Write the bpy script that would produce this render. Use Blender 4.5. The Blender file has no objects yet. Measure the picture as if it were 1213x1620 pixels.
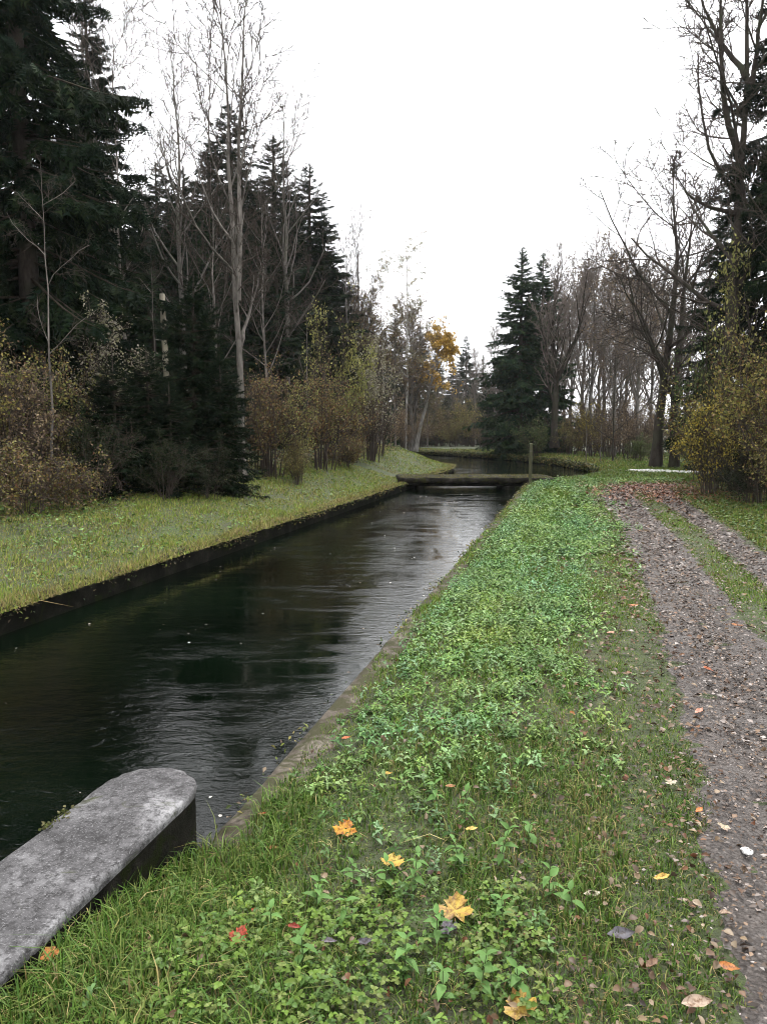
import bpy, math
import numpy as np
from mathutils import Vector

# ------------------------------------------------------------------ camera, sky, sun, exposure
scene = bpy.context.scene
COL = scene.collection
CAM_H, PITCH, FPX = 1.65, math.radians(6.14), 1217.0      # eye height, tilt down, focal length (in 1620-high pixels)

cam_data = bpy.data.cameras.new("camera")
cam = bpy.data.objects.new("camera", cam_data)
COL.objects.link(cam)
cam.location = (0, 0, CAM_H)
cam.rotation_euler = (math.pi / 2 - PITCH, 0, 0)
cam_data.sensor_fit = 'VERTICAL'
cam_data.sensor_height = 36.0
cam_data.lens = FPX / 1620.0 * 36.0
cam_data.clip_start = 0.05
cam_data.clip_end = 5000
scene.camera = cam

SUN_EL, SUN_AZ = math.radians(62), math.radians(25)        # azimuth clockwise from +Y (ahead)
world = bpy.data.worlds.new("World")
scene.world = world
world.use_nodes = True
wn, wl = world.node_tree.nodes, world.node_tree.links
wn.clear()
w_out = wn.new("ShaderNodeOutputWorld")
w_bg = wn.new("ShaderNodeBackground")
w_sky = wn.new("ShaderNodeTexSky")
w_sky.sky_type = 'NISHITA'
w_sky.sun_disc = False
w_sky.sun_elevation = SUN_EL
w_sky.sun_rotation = SUN_AZ
w_hs = wn.new("ShaderNodeHueSaturation")
w_hs.inputs["Saturation"].default_value = 0.12
w_mix = wn.new("ShaderNodeMixRGB")                          # cloud deck: even grey-white over the sky
w_mix.inputs[0].default_value = 0.8
w_mix.inputs[2].default_value = (7.0, 7.05, 7.2, 1)
wl.new(w_sky.outputs[0], w_hs.inputs["Color"])
wl.new(w_hs.outputs[0], w_mix.inputs[1])
wl.new(w_mix.outputs[0], w_bg.inputs["Color"])
w_bg.inputs["Strength"].default_value = 0.12
wl.new(w_bg.outputs[0], w_out.inputs[0])

sun_data = bpy.data.lights.new("sun", 'SUN')
sun_data.energy = 1.5
sun_data.angle = math.radians(14)
sun_data.color = (1.0, 0.98, 0.95)
sun = bpy.data.objects.new("sun", sun_data)
COL.objects.link(sun)
sdir = Vector((math.sin(SUN_AZ) * math.cos(SUN_EL), math.cos(SUN_AZ) * math.cos(SUN_EL), math.sin(SUN_EL)))
sun.rotation_euler = sdir.to_track_quat('Z', 'Y').to_euler()
sun.location = sdir * 60

vs = scene.view_settings
scene.display_settings.display_device = 'sRGB'
vs.view_transform = 'Standard'
vs.look = 'None'
vs.gamma = 1.0
vs.exposure = 1.62
scene.cycles.max_bounces = 3
scene.cycles.diffuse_bounces = 1
scene.cycles.glossy_bounces = 2
scene.cycles.volume_bounces = 0
scene.cycles.transparent_max_bounces = 8
scene.cycles.filter_width = 1.0
scene.cycles.adaptive_threshold = .02
scene.cycles.caustics_reflective = False
scene.cycles.caustics_refractive = False

RNG = np.random.default_rng(7)

# ------------------------------------------------------------------ helpers
def spot(px, depth):
    """world x of the line of sight through picture column px at a ground distance depth"""
    return (px - 606.5) / FPX * depth

def ztop(py, depth):
    return CAM_H + depth * math.tan(math.atan((810 - py) / FPX) - PITCH)

def ground_px(px, py, z=0.0):
    u, v = (px - 606.5) / FPX, (810 - py) / FPX
    up = math.cos(PITCH) * v - math.sin(PITCH)
    fw = math.cos(PITCH) + math.sin(PITCH) * v
    t = (z - CAM_H) / up
    return u * t, fw * t

_k = np.random.default_rng(3)
_SN = [(_k.normal(size=2), _k.uniform(0, 6.28)) for _ in range(24)]
def noise2(x, y, f=1.0, o=0):
    s = 0
    for i in range(6):
        (kx, ky), ph = _SN[(i + o) % 24]
        s = s + np.sin(f * (kx * x + ky * y) * (1 + .45 * i) + ph + o)
    return s / 6 * 1.6

class MB:
    def __init__(s):
        s.v, s.f, s.c, s.n = [], [], [], 0
    def add(s, v, f, col=None):
        v = np.asarray(v, dtype=np.float32).reshape(-1, 3)
        f = np.asarray(f, dtype=np.int64)
        if len(v) == 0 or len(f) == 0:
            return
        c = np.ones((len(v), 3), np.float32) if col is None else np.broadcast_to(np.asarray(col, np.float32), (len(v), 3))
        s.v.append(v); s.f.append(f + s.n); s.c.append(c); s.n += len(v)
    def mesh(s, name, mat, smooth=False):
        me = bpy.data.meshes.new(name)
        V = np.concatenate(s.v); C = np.concatenate(s.c)
        me.vertices.add(len(V))
        me.vertices.foreach_set("co", V.ravel())
        tot = np.concatenate([np.full(len(f), f.shape[1], np.int32) for f in s.f])
        li = np.concatenate([f.ravel() for f in s.f]).astype(np.int32)
        me.loops.add(len(li)); me.loops.foreach_set("vertex_index", li)
        st = np.zeros(len(tot), np.int32); st[1:] = np.cumsum(tot)[:-1]
        me.polygons.add(len(tot))
        me.polygons.foreach_set("loop_start", st)
        me.polygons.foreach_set("loop_total", tot)
        if smooth:
            me.polygons.foreach_set("use_smooth", np.ones(len(tot), bool))
        a = me.attributes.new("col", 'FLOAT_COLOR', 'POINT')
        a.data.foreach_set("color", np.concatenate([C, np.ones((len(C), 1), np.float32)], 1).ravel())
        if mat is not None:
            me.materials.append(mat)
        me.update(calc_edges=True)
        me.validate()
        return me
    def build(s, name, mat, parent=None, smooth=False):
        return link(name, s.mesh(name, mat, smooth), parent)

def link(name, me, parent=None):
    o = bpy.data.objects.new(name, me)
    COL.objects.link(o)
    if parent is not None:
        o.parent = parent
    return o

def tag(o, label=None, cat=None, group=None, kind=None):
    if label: o["label"] = label
    if cat: o["category"] = cat
    if group: o["group"] = group
    if kind: o["kind"] = kind
    return o

def empty(name, loc, rz=0, sc=(1, 1, 1)):
    o = bpy.data.objects.new(name, None)
    o.empty_display_size = 0.2
    COL.objects.link(o)
    o.location = loc; o.rotation_euler = (0, 0, rz); o.scale = sc
    return o

def nrm(a):
    return a / np.maximum(np.linalg.norm(a, axis=-1, keepdims=True), 1e-9)

def tubes(mb, P, R, k, col):
    P = np.asarray(P, float); R = np.asarray(R, float)
    B, n, _ = P.shape
    if B == 0: return
    T = nrm(np.gradient(P, axis=1))
    Tm = T.mean(1)
    ref = np.where((np.abs(Tm[:, 2]) < .8)[:, None], np.array([[0, 0, 1.]]), np.array([[1., 0, 0]]))[:, None, :]
    U = nrm(np.cross(T, np.broadcast_to(ref, T.shape))); W = np.cross(T, U)
    a = np.arange(k) / k * 2 * np.pi
    V = P[:, :, None, :] + R[:, :, None, None] * (np.cos(a)[None, None, :, None] * U[:, :, None, :] + np.sin(a)[None, None, :, None] * W[:, :, None, :])
    b, i, j = np.meshgrid(np.arange(B), np.arange(n - 1), np.arange(k), indexing='ij')
    j2 = (j + 1) % k
    F = np.stack([(b * n + i) * k + j, (b * n + i) * k + j2, (b * n + i + 1) * k + j2, (b * n + i + 1) * k + j], -1).reshape(-1, 4)
    col = np.asarray(col, float)
    if col.ndim == 2:
        col = np.repeat(col, n * k, 0)
    mb.add(V, F, col)

def along(P, R, b, t):
    n = P.shape[1]
    x = np.clip(t, 0, .9999) * (n - 1); i = x.astype(int); f = (x - i)[:, None]
    pos = P[b, i] * (1 - f) + P[b, i + 1] * f
    tan = nrm(P[b, i + 1] - P[b, i])
    r = R[b, i] * (1 - f[:, 0]) + R[b, i + 1] * f[:, 0]
    return pos, tan, r

def grow(rg, P, R, m, t0, t1, ang, lf, n=4, up=.1, wob=.2, rr=.6, taper=.6, rmin=.004, tip=.3):
    """m child shoots on each parent shoot"""
    B = P.shape[0]
    L = np.linalg.norm(np.diff(P, axis=1), axis=2).sum(1)
    b = np.repeat(np.arange(B), m)
    t = np.tile((np.arange(m) + .5) / m, B) + rg.uniform(-.5, .5, B * m) / m
    t = t0 + (t1 - t0) * t
    pos, tan, r = along(P, R, b, t)
    az = np.tile(np.arange(m) * 2.4, B) + np.repeat(rg.uniform(0, 6.28, B), m) + rg.normal(0, .5, B * m)
    ref = np.where((np.abs(tan[:, 2]) < .9)[:, None], np.array([[0, 0, 1.]]), np.array([[1., 0, 0]]))
    U = nrm(np.cross(tan, ref)); W = np.cross(tan, U)
    perp = np.cos(az)[:, None] * U + np.sin(az)[:, None] * W
    a = np.radians(rg.uniform(ang[0], ang[1], B * m))[:, None]
    d = nrm(np.cos(a) * tan + np.sin(a) * perp)
    ln = L[b] * lf * (1 - taper * t) * rg.uniform(.65, 1.2, B * m)
    r0 = np.maximum(np.minimum(r * rr, r * .95), rmin)
    out = np.zeros((B * m, n, 3)); out[:, 0] = pos
    for i in range(1, n):
        d = nrm(d + np.array([0, 0, up]) + rg.normal(0, wob, d.shape))
        out[:, i] = out[:, i - 1] + d * (ln / (n - 1))[:, None]
    rad = r0[:, None] * (1 - (1 - tip) * np.linspace(0, 1, n)[None, :])
    return out, np.maximum(rad, rmin * .6)

def leaves(mb, rg, P, size, pal, up=.4, aspect=.6, jit=0.0):
    """folded diamond leaves; pal = list of colours"""
    N = len(P)
    if N == 0: return
    P = P + rg.normal(0, 1, P.shape) * jit
    d = nrm(rg.normal(size=(N, 3)) + np.array([0, 0, -.3]))
    nn = nrm(rg.normal(size=(N, 3)) + np.array([0, 0, up * 3]))
    s = nrm(np.cross(d, nn)); nn = np.cross(s, d)
    l = (size * rg.uniform(.6, 1.3, N))[:, None]
    w = l * aspect * .5
    V = np.stack([P, P + d * l * .5 + s * w + nn * w * .35, P + d * l, P + d * l * .5 - s * w + nn * w * .35], 1)
    i = np.arange(N)[:, None] * 4
    F = np.concatenate([i + np.array([[0, 1, 2]]), i + np.array([[0, 2, 3]])])
    pal = np.asarray(pal, float)
    c = pal[rg.integers(0, len(pal), N)] * rg.uniform(.65, 1.3, (N, 1))
    mb.add(V, F, np.repeat(c, 4, 0))

# ------------------------------------------------------------------ materials
def new_mat(name):
    m = bpy.data.materials.new(name); m.use_nodes = True
    nt = m.node_tree; nt.nodes.clear()
    out = nt.nodes.new("ShaderNodeOutputMaterial")
    p = nt.nodes.new("ShaderNodeBsdfPrincipled")
    nt.links.new(p.outputs[0], out.inputs[0])
    return m, nt, p, out

def N(nt, kind, **kw):
    n = nt.nodes.new(kind)
    for k, v in kw.items():
        if k.startswith("i_"):
            n.inputs[k[2:].replace("_", " ")].default_value = v
        else:
            setattr(n, k, v)
    return n

def ramp(nt, fac, stops):
    r = nt.nodes.new("ShaderNodeValToRGB")
    e = r.color_ramp.elements
    while len(e) < len(stops): e.new(.5)
    for el, (p, c) in zip(e, stops):
        el.position = p; el.color = (*c, 1) if len(c) == 3 else c
    nt.links.new(fac, r.inputs[0])
    return r.outputs[0]

def noise_tex(nt, scale, detail=4, rough=.55, vec=None, dist=0):
    n = N(nt, "ShaderNodeTexNoise"); n.inputs["Scale"].default_value = scale
    n.inputs["Detail"].default_value = detail; n.inputs["Roughness"].default_value = rough
    n.inputs["Distortion"].default_value = dist
    if vec is not None: nt.links.new(vec, n.inputs["Vector"])
    return n.outputs["Fac"]

def objco(nt):
    return nt.nodes.new("ShaderNodeTexCoord").outputs["Object"]

def mixc(nt, fac, a, b, mode='MIX'):
    m = nt.nodes.new("ShaderNodeMixRGB"); m.blend_type = mode
    for sock, v in ((m.inputs[0], fac), (m.inputs[1], a), (m.inputs[2], b)):
        if isinstance(v, (int, float)): sock.default_value = v
        elif isinstance(v, tuple): sock.default_value = (*v, 1)
        else: nt.links.new(v, sock)
    return m.outputs[0]

def bump(nt, p, h, strength, dist):
    b = N(nt, "ShaderNodeBump"); b.inputs["Strength"].default_value = strength; b.inputs["Distance"].default_value = dist
    nt.links.new(h, b.inputs["Height"]); nt.links.new(b.outputs[0], p.inputs["Normal"])

def leaf_mat(name, rough=.45, spec=.35, trans=.25, var=.25):
    m, nt, p, out = new_mat(name)
    at = N(nt, "ShaderNodeAttribute", attribute_name="col")
    oi = nt.nodes.new("ShaderNodeObjectInfo")
    hs = nt.nodes.new("ShaderNodeHueSaturation")
    mr = N(nt, "ShaderNodeMapRange"); mr.inputs["To Min"].default_value = 1 - var; mr.inputs["To Max"].default_value = 1 + var
    nt.links.new(oi.outputs["Random"], mr.inputs["Value"])
    nt.links.new(mr.outputs[0], hs.inputs["Value"]); nt.links.new(at.outputs["Color"], hs.inputs["Color"])
    nt.links.new(hs.outputs[0], p.inputs["Base Color"])
    p.inputs["Roughness"].default_value = rough; p.inputs["Specular IOR Level"].default_value = spec
    if trans > 0:
        tr = nt.nodes.new("ShaderNodeBsdfTranslucent"); nt.links.new(hs.outputs[0], tr.inputs["Color"])
        mx = nt.nodes.new("ShaderNodeMixShader"); mx.inputs[0].default_value = trans
        nt.links.new(p.outputs[0], mx.inputs[1]); nt.links.new(tr.outputs[0], mx.inputs[2])
        nt.links.new(mx.outputs[0], out.inputs[0])
    return m

def bark_mat(name, c1, c2, c3, scale=6, rough=.9):
    m, nt, p, out = new_mat(name)
    co = objco(nt)
    mp = N(nt, "ShaderNodeMapping"); mp.inputs["Scale"].default_value = (1, 1, .35)
    nt.links.new(co, mp.inputs[0])
    a = noise_tex(nt, scale, 6, .65, mp.outputs[0])
    b = noise_tex(nt, scale * .25, 3, .5, co)
    c = ramp(nt, a, [(.3, c1), (.6, c2)])
    c = mixc(nt, ramp(nt, b, [(.45, (0, 0, 0)), (.7, (.8, .8, .8))]), c, c3)
    at = N(nt, "ShaderNodeAttribute", attribute_name="col")
    c = mixc(nt, 1.0, c, at.outputs["Color"], 'MULTIPLY')
    nt.links.new(c, p.inputs["Base Color"])
    p.inputs["Roughness"].default_value = rough; p.inputs["Specular IOR Level"].default_value = .06
    bump(nt, p, a, .8, .02)
    return m

M = {}
M['grass'] = leaf_mat("grass_blades", .5, .12, .15, 0)
M['herb'] = leaf_mat("herb_leaves", .42, .1, .12, 0)
M['leaf'] = leaf_mat("shrub_leaves", .55, .12, .25, .15)
M['needle'] = leaf_mat("spruce_needles", .7, .03, .05, .2)
M['litter'] = leaf_mat("fallen_leaves", .5, .25, .1, 0)
def blotch(m):
    nt = m.node_tree; hs = next(n for n in nt.nodes if n.type == 'HUE_SAT')
    k = ramp(nt, noise_tex(nt, 5.5, 4, .7, objco(nt)), [(.38, (.35, .25, .18)), (.56, (1, 1, 1))])
    c = mixc(nt, 1.0, hs.outputs[0], k, 'MULTIPLY')
    for l in list(hs.outputs[0].links):
        if l.to_node.type in ('BSDF_PRINCIPLED', 'BSDF_TRANSLUCENT'): nt.links.new(c, l.to_socket)
blotch(M['litter'])
M['bark_dark'] = bark_mat("dark_bark", (.018, .015, .012), (.06, .05, .042), (.045, .05, .03))
M['bark_grey'] = bark_mat("grey_bark", (.05, .045, .04), (.17, .155, .14), (.10, .105, .075))
M['bark_pale'] = bark_mat("pale_bark", (.12, .11, .10), (.36, .34, .31), (.22, .22, .17))
M['bark_mid'] = bark_mat("mottled_bark", (.035, .030, .026), (.20, .18, .16), (.09, .085, .07))
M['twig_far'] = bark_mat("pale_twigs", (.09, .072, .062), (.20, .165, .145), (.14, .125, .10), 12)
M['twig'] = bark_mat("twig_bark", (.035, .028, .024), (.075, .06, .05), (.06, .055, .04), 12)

def mat_ground():
    m, nt, p, out = new_mat("soil_and_moss")
    co = objco(nt)
    a = noise_tex(nt, 1.1, 5, .6, co); b = noise_tex(nt, 14, 6, .7, co); c = noise_tex(nt, 90, 3, .6, co)
    soil = ramp(nt, b, [(.3, (.012, .009, .006)), (.55, (.040, .030, .018)), (.75, (.075, .058, .035))])
    green = ramp(nt, b, [(.3, (.014, .024, .005)), (.7, (.06, .09, .018))])
    mx = mixc(nt, ramp(nt, a, [(.3, (.25, .25, .25)), (.65, (.9, .9, .9))]), soil, green)
    nt.links.new(mx, p.inputs["Base Color"])
    p.inputs["Roughness"].default_value = .9
    h = mixc(nt, .4, b, c)
    bump(nt, p, h, .9, .03)
    return m
M['ground'] = mat_ground()

def mat_path():
    m, nt, p, out = new_mat("trodden_mud")
    co = objco(nt)
    a = noise_tex(nt, 2.0, 4, .55, co); b = noise_tex(nt, 26, 8, .72, co, .6); c = noise_tex(nt, 7, 4, .6, co)
    vo = N(nt, "ShaderNodeTexVoronoi"); vo.inputs["Scale"].default_value = 55; nt.links.new(co, vo.inputs["Vector"])
    col = ramp(nt, b, [(.32, (.014, .011, .009)), (.5, (.075, .061, .053)), (.68, (.20, .175, .160))])
    col = mixc(nt, ramp(nt, a, [(.4, (0, 0, 0)), (.7, (.5, .5, .5))]), col, (.10, .075, .06))
    col = mixc(nt, .25, col, ramp(nt, vo.outputs["Distance"], [(0, (.25, .22, .2)), (.6, (.05, .04, .035))]))
    nt.links.new(col, p.inputs["Base Color"])
    nt.links.new(ramp(nt, c, [(.35, (.32, .32, .32)), (.65, (.75, .75, .75))]), p.inputs["Roughness"])
    bump(nt, p, mixc(nt, .5, b, vo.outputs["Distance"]), 1.0, .06)
    return m
M['path'] = mat_path()

def mat_gravel():
    m, nt, p, out = new_mat("pale_gravel")
    b = noise_tex(nt, 30, 4, .6, objco(nt))
    nt.links.new(ramp(nt, b, [(.3, (.45, .44, .42)), (.7, (.7, .69, .67))]), p.inputs["Base Color"])
    p.inputs["Roughness"].default_value = .9
    return m
M['gravel'] = mat_gravel()

def mat_concrete(name, dark, mid, light, moss, mossamt, stain=.5, sc=1.0, spec=.2):
    m, nt, p, out = new_mat(name)
    co = objco(nt)
    a = noise_tex(nt, 3.2 * sc, 6, .62, co, .4); b = noise_tex(nt, 38 * sc, 5, .75, co); c = noise_tex(nt, 150 * sc, 3, .6, co)
    col = ramp(nt, a, [(.28, dark), (.5, mid), (.68, light)])
    col = mixc(nt, ramp(nt, b, [(.36, (stain, stain, stain)), (.56, (0, 0, 0))]), col, dark)
    col = mixc(nt, ramp(nt, c, [(.55, (0, 0, 0)), (.72, (.55, .55, .55))]), col, light)
    d = noise_tex(nt, 5.5 * sc, 5, .65, co, .8)
    col = mixc(nt, ramp(nt, d, [(.72 - mossamt, (0, 0, 0)), (.80 - mossamt, (.9, .9, .9))]), col, moss)
    nt.links.new(col, p.inputs["Base Color"])
    p.inputs["Roughness"].default_value = .85; p.inputs["Specular IOR Level"].default_value = spec
    bump(nt, p, mixc(nt, .5, b, c), .7, .012)
    return m
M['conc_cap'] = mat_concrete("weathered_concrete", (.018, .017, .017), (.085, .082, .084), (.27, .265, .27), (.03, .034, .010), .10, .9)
M['conc_dark'] = mat_concrete("algae_shade_concrete", (.003, .003, .0025), (.008, .008, .006), (.024, .022, .018), (.010, .013, .004), .16, spec=.04)  # algae-dark concrete; on the pier sides its black stands in for shade
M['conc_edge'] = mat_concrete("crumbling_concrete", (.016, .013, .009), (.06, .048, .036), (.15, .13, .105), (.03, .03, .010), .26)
M['conc_bridge'] = mat_concrete("mossy_bridge_concrete", (.006, .0055, .005), (.022, .019, .015), (.06, .054, .045), (.035, .038, .012), .20, spec=.06)

def mat_water():
    m, nt, p, out = new_mat("canal_water")
    co = objco(nt)
    def mapped(sx, sy):
        mp = N(nt, "ShaderNodeMapping"); mp.inputs["Rotation"].default_value = (0, 0, math.radians(14)); mp.inputs["Scale"].default_value = (sx, sy, 1)
        nt.links.new(co, mp.inputs[0]); return mp.outputs[0]
    v = mapped(.7, 1.5)
    big = noise_tex(nt, .8, 2, .5, v, .4); midn = noise_tex(nt, 6.5, 4, .62, v, .7); fine = noise_tex(nt, 30, 3, .6, v, .4)
    patch = noise_tex(nt, .55, 4, .55, mapped(1.0, .45), .8)          # gusts and boils: where the surface is broken
    streak = noise_tex(nt, 1.6, 5, .65, mapped(.5, 1.8), 1.2)
    col = ramp(nt, noise_tex(nt, .3, 2, .5, co), [(.35, (.0004, .0010, .0005)), (.65, (.0016, .0044, .0019))])
    nt.links.new(col, p.inputs["Base Color"])
    p.inputs["IOR"].default_value = 1.45; p.inputs["Roughness"].default_value = .012
    b1 = N(nt, "ShaderNodeBump"); b1.inputs["Strength"].default_value = .07; b1.inputs["Distance"].default_value = .05
    b2 = N(nt, "ShaderNodeBump"); b2.inputs["Distance"].default_value = .020
    b3 = N(nt, "ShaderNodeBump"); b3.inputs["Distance"].default_value = .005
    nt.links.new(big, b1.inputs["Height"]); nt.links.new(midn, b2.inputs["Height"]); nt.links.new(fine, b3.inputs["Height"])
    nt.links.new(ramp(nt, patch, [(.44, (.025, .025, .025)), (.64, (.6, .6, .6))]), b2.inputs["Strength"])
    nt.links.new(ramp(nt, streak, [(.45, (.05, .05, .05)), (.66, (.9, .9, .9))]), b3.inputs["Strength"])
    nt.links.new(b1.outputs[0], b2.inputs["Normal"]); nt.links.new(b2.outputs[0], b3.inputs["Normal"]); nt.links.new(b3.outputs[0], p.inputs["Normal"])
    return m
M['water'] = mat_water()

def mat_wood():
    m, nt, p, out = new_mat("weathered_post_wood")
    co = objco(nt); mp = N(nt, "ShaderNodeMapping"); mp.inputs["Scale"].default_value = (1, 1, .1); nt.links.new(co, mp.inputs[0])
    a = noise_tex(nt, 40, 4, .6, mp.outputs[0])
    nt.links.new(ramp(nt, a, [(.3, (.035, .035, .016)), (.7, (.085, .085, .042))]), p.inputs["Base Color"]); p.inputs["Roughness"].default_value = .9
    bump(nt, p, a, .6, .006)
    return m
M['wood'] = mat_wood()

# ------------------------------------------------------------------ canal plan and terrain
SL = .248
RIGHT = np.array([(-.749 + SL * (y - 3.13), y) for y in (-9, -4, 0, 3, 6, 9, 12, 15, 18, 21, 24, 26.3)] +
                 [(6.2, 27.5), (7.8, 29.4), (8.9, 32.0), (9.4, 35.5), (9.3, 41), (8.4, 46), (7.0, 51), (4.9, 56), (1.2, 61.5), (-5, 66.5), (-16, 71), (-34, 75)])
LEFT = np.array([(-3.62 + SL * (y - 7.1), y) for y in (-9, -4, 0, 3, 6, 9, 12, 15, 18, 21, 24, 27, 30, 33)] +
                [(3.25, 35.3), (3.4, 37.2), (3.0, 39.3), (1.6, 42), (-1.2, 45.8), (-5, 50), (-10, 54), (-18, 58), (-34, 63)])
CANAL = np.concatenate([RIGHT, LEFT[::-1]])
WATER_Z = -.30

def pdist(x, y, pl):
    best = np.full(x.shape, 1e9)
    for (ax, ay), (bx, by) in zip(pl[:-1], pl[1:]):
        dx, dy = bx - ax, by - ay
        t = np.clip(((x - ax) * dx + (y - ay) * dy) / (dx * dx + dy * dy), 0, 1)
        best = np.minimum(best, np.hypot(x - ax - t * dx, y - ay - t * dy))
    return best

def inside(x, y, pg):
    r = np.zeros(x.shape, bool)
    q = np.roll(pg, -1, 0)
    for (ax, ay), (bx, by) in zip(pg, q):
        if ay == by: continue
        c = ((ay > y) != (by > y)) & (x < (bx - ax) * (y - ay) / (by - ay) + ax)
        r ^= c
    return r

def sstep(a, b, x):
    t = np.clip((x - a) / (b - a), 0, 1)
    return t * t * (3 - 2 * t)

PATH_L = np.array([(-1.2, -4.5), (.45, 0), (1.16, 2.3), (1.64, 3.73), (2.06, 5.16), (2.66, 7.33), (3.8, 11.7), (4.75, 15.8), (5.55, 19.2), (6.1, 21.0), (7.2, 22.6), (9.5, 24.2), (13, 25.6), (20, 27)])
def path_left_x(y):
    return np.interp(y, PATH_L[:, 1], PATH_L[:, 0])

def bank_w(y):
    return np.interp(y, [0, 12, 30, 50], [.26, .26, .42, .6])

def height(x, y):
    x = np.asarray(x, float); y = np.asarray(y, float)
    dl, dr = pdist(x, y, LEFT), pdist(x, y, RIGHT)
    rise = np.interp(y, [0, 10, 20, 36, 60], [.36, .38, .48, .85, .9])
    zl = -.06 + rise * sstep(0, 3.0, dl) + .045 * np.clip(dl - 3, 0, 40)
    zl = zl + .03 * noise2(x, y, .9) * sstep(.1, 1, dl)
    zr = -.10 + .10 * sstep(.15, 1.1, dr) + .025 * noise2(x, y, .8, 3) * sstep(.2, 1, dr)
    zr = zr + .17 * (1 - sstep(2.1, 3.1, y + .35 * (x + .9))) * (1 - sstep(-.55, .25, x))
    far = sstep(31, 37, y) * (1 - sstep(0, 60, y - 60))
    zr = zr + far * .12 * sstep(.2, 1.5, dr)
    zr = zr - .02 * np.clip(y - 45, 0, 60) * sstep(6, 20, x)
    return np.where(dl < dr, zl, zr)

def steps(*segs):
    out = [segs[0][0]]
    for a, b, s in segs:
        n = max(1, int(round((b - a) / s)))
        out += list(np.linspace(a, b, n + 1)[1:])
    return np.array(out)

def build_ground():
    ys = np.concatenate([steps((-6, 0, .4), (0, 13, .14), (13, 32, .22), (32, 72, .4), (72, 110, 2)), np.geomspace(112, 2600, 26)])
    xi = steps((-34, -12, .8), (-12, -6.5, .4), (-6.5, 9.5, .13), (9.5, 16, .4), (16, 34, .9))
    g = np.geomspace(36, 2600, 24)
    xs = np.concatenate([-g[::-1], xi, g])
    X, Y = np.meshgrid(xs, ys)
    Z = height(X, Y)
    ins = inside(X, Y, CANAL)
    d = np.minimum(pdist(X, Y, LEFT), pdist(X, Y, RIGHT))
    low = ins | (d < bank_w(Y) * .5)
    # tyre ruts pressed into the track
    t = X - path_left_x(Y)
    on = (Y < 24) & (Y > -5)
    rut = np.exp(-((t - .32) / .28) ** 2) + np.exp(-((t - 1.42) / .26) ** 2)
    Z = Z - np.where(on, .035 * np.clip(rut, 0, 1), 0)
    Z = np.where(low, -1.3, Z)
    ny, nx = X.shape
    i, j = np.meshgrid(np.arange(ny - 1), np.arange(nx - 1), indexing='ij')
    F = np.stack([i * nx + j, i * nx + j + 1, (i + 1) * nx + j + 1, (i + 1) * nx + j], -1).reshape(-1, 4)
    mb = MB(); mb.add(np.stack([X, Y, Z], -1), F)
    o = mb.build("ground", M['ground'], smooth=True)
    tag(o, "damp soil of the banks and the wood floor under the grass", "ground", kind="structure")
build_ground()

def ground_z(x, y):
    z = height(x, y)
    t = x - path_left_x(y)
    rut = np.exp(-((t - .32) / .28) ** 2) + np.exp(-((t - 1.42) / .26) ** 2)
    return z - np.where((y < 24) & (y > -5), .035 * np.clip(rut, 0, 1), 0)

def gz(x, y):
    return float(ground_z(np.array([x]), np.array([y]))[0])

def densify(pl, ds):
    out = [pl[0]]
    for a, b in zip(pl[:-1], pl[1:]):
        n = max(1, int(math.ceil(np.hypot(*(b - a)) / ds)))
        for k in range(1, n + 1):
            out.append(a + (b - a) * k / n)
    return np.array(out)

def smooth_pl(pl, it=2):
    for _ in range(it):
        q = pl.copy(); q[1:-1] = .25 * pl[:-2] + .5 * pl[1:-1] + .25 * pl[2:]; pl = q
    return pl

def build_water():
    xs = []
    L2 = densify(LEFT, .5); R2 = densify(RIGHT, .5)
    n = 160
    def res(p):
        s = np.concatenate([[0], np.cumsum(np.hypot(*np.diff(p, axis=0).T))]); s /= s[-1]
        q = np.linspace(0, 1, n); return np.stack([np.interp(q, s, p[:, 0]), np.interp(q, s, p[:, 1])], 1)
    A, B = res(L2), res(R2)
    nt = 12
    t = np.linspace(-.03, 1.03, nt)
    P = A[:, None] * (1 - t[None, :, None]) + B[:, None] * t[None, :, None]
    V = np.concatenate([P, np.full((n, nt, 1), WATER_Z)], -1)
    i, j = np.meshgrid(np.arange(n - 1), np.arange(nt - 1), indexing='ij')
    F = np.stack([i * nt + j, i * nt + j + 1, (i + 1) * nt + j + 1, (i + 1) * nt + j], -1).reshape(-1, 4)
    mb = MB(); mb.add(V, F)
    tag(mb.build("water", M['water'], smooth=True), "dark rippled canal water flowing between the walls", "water", kind="structure")
build_water()

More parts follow.
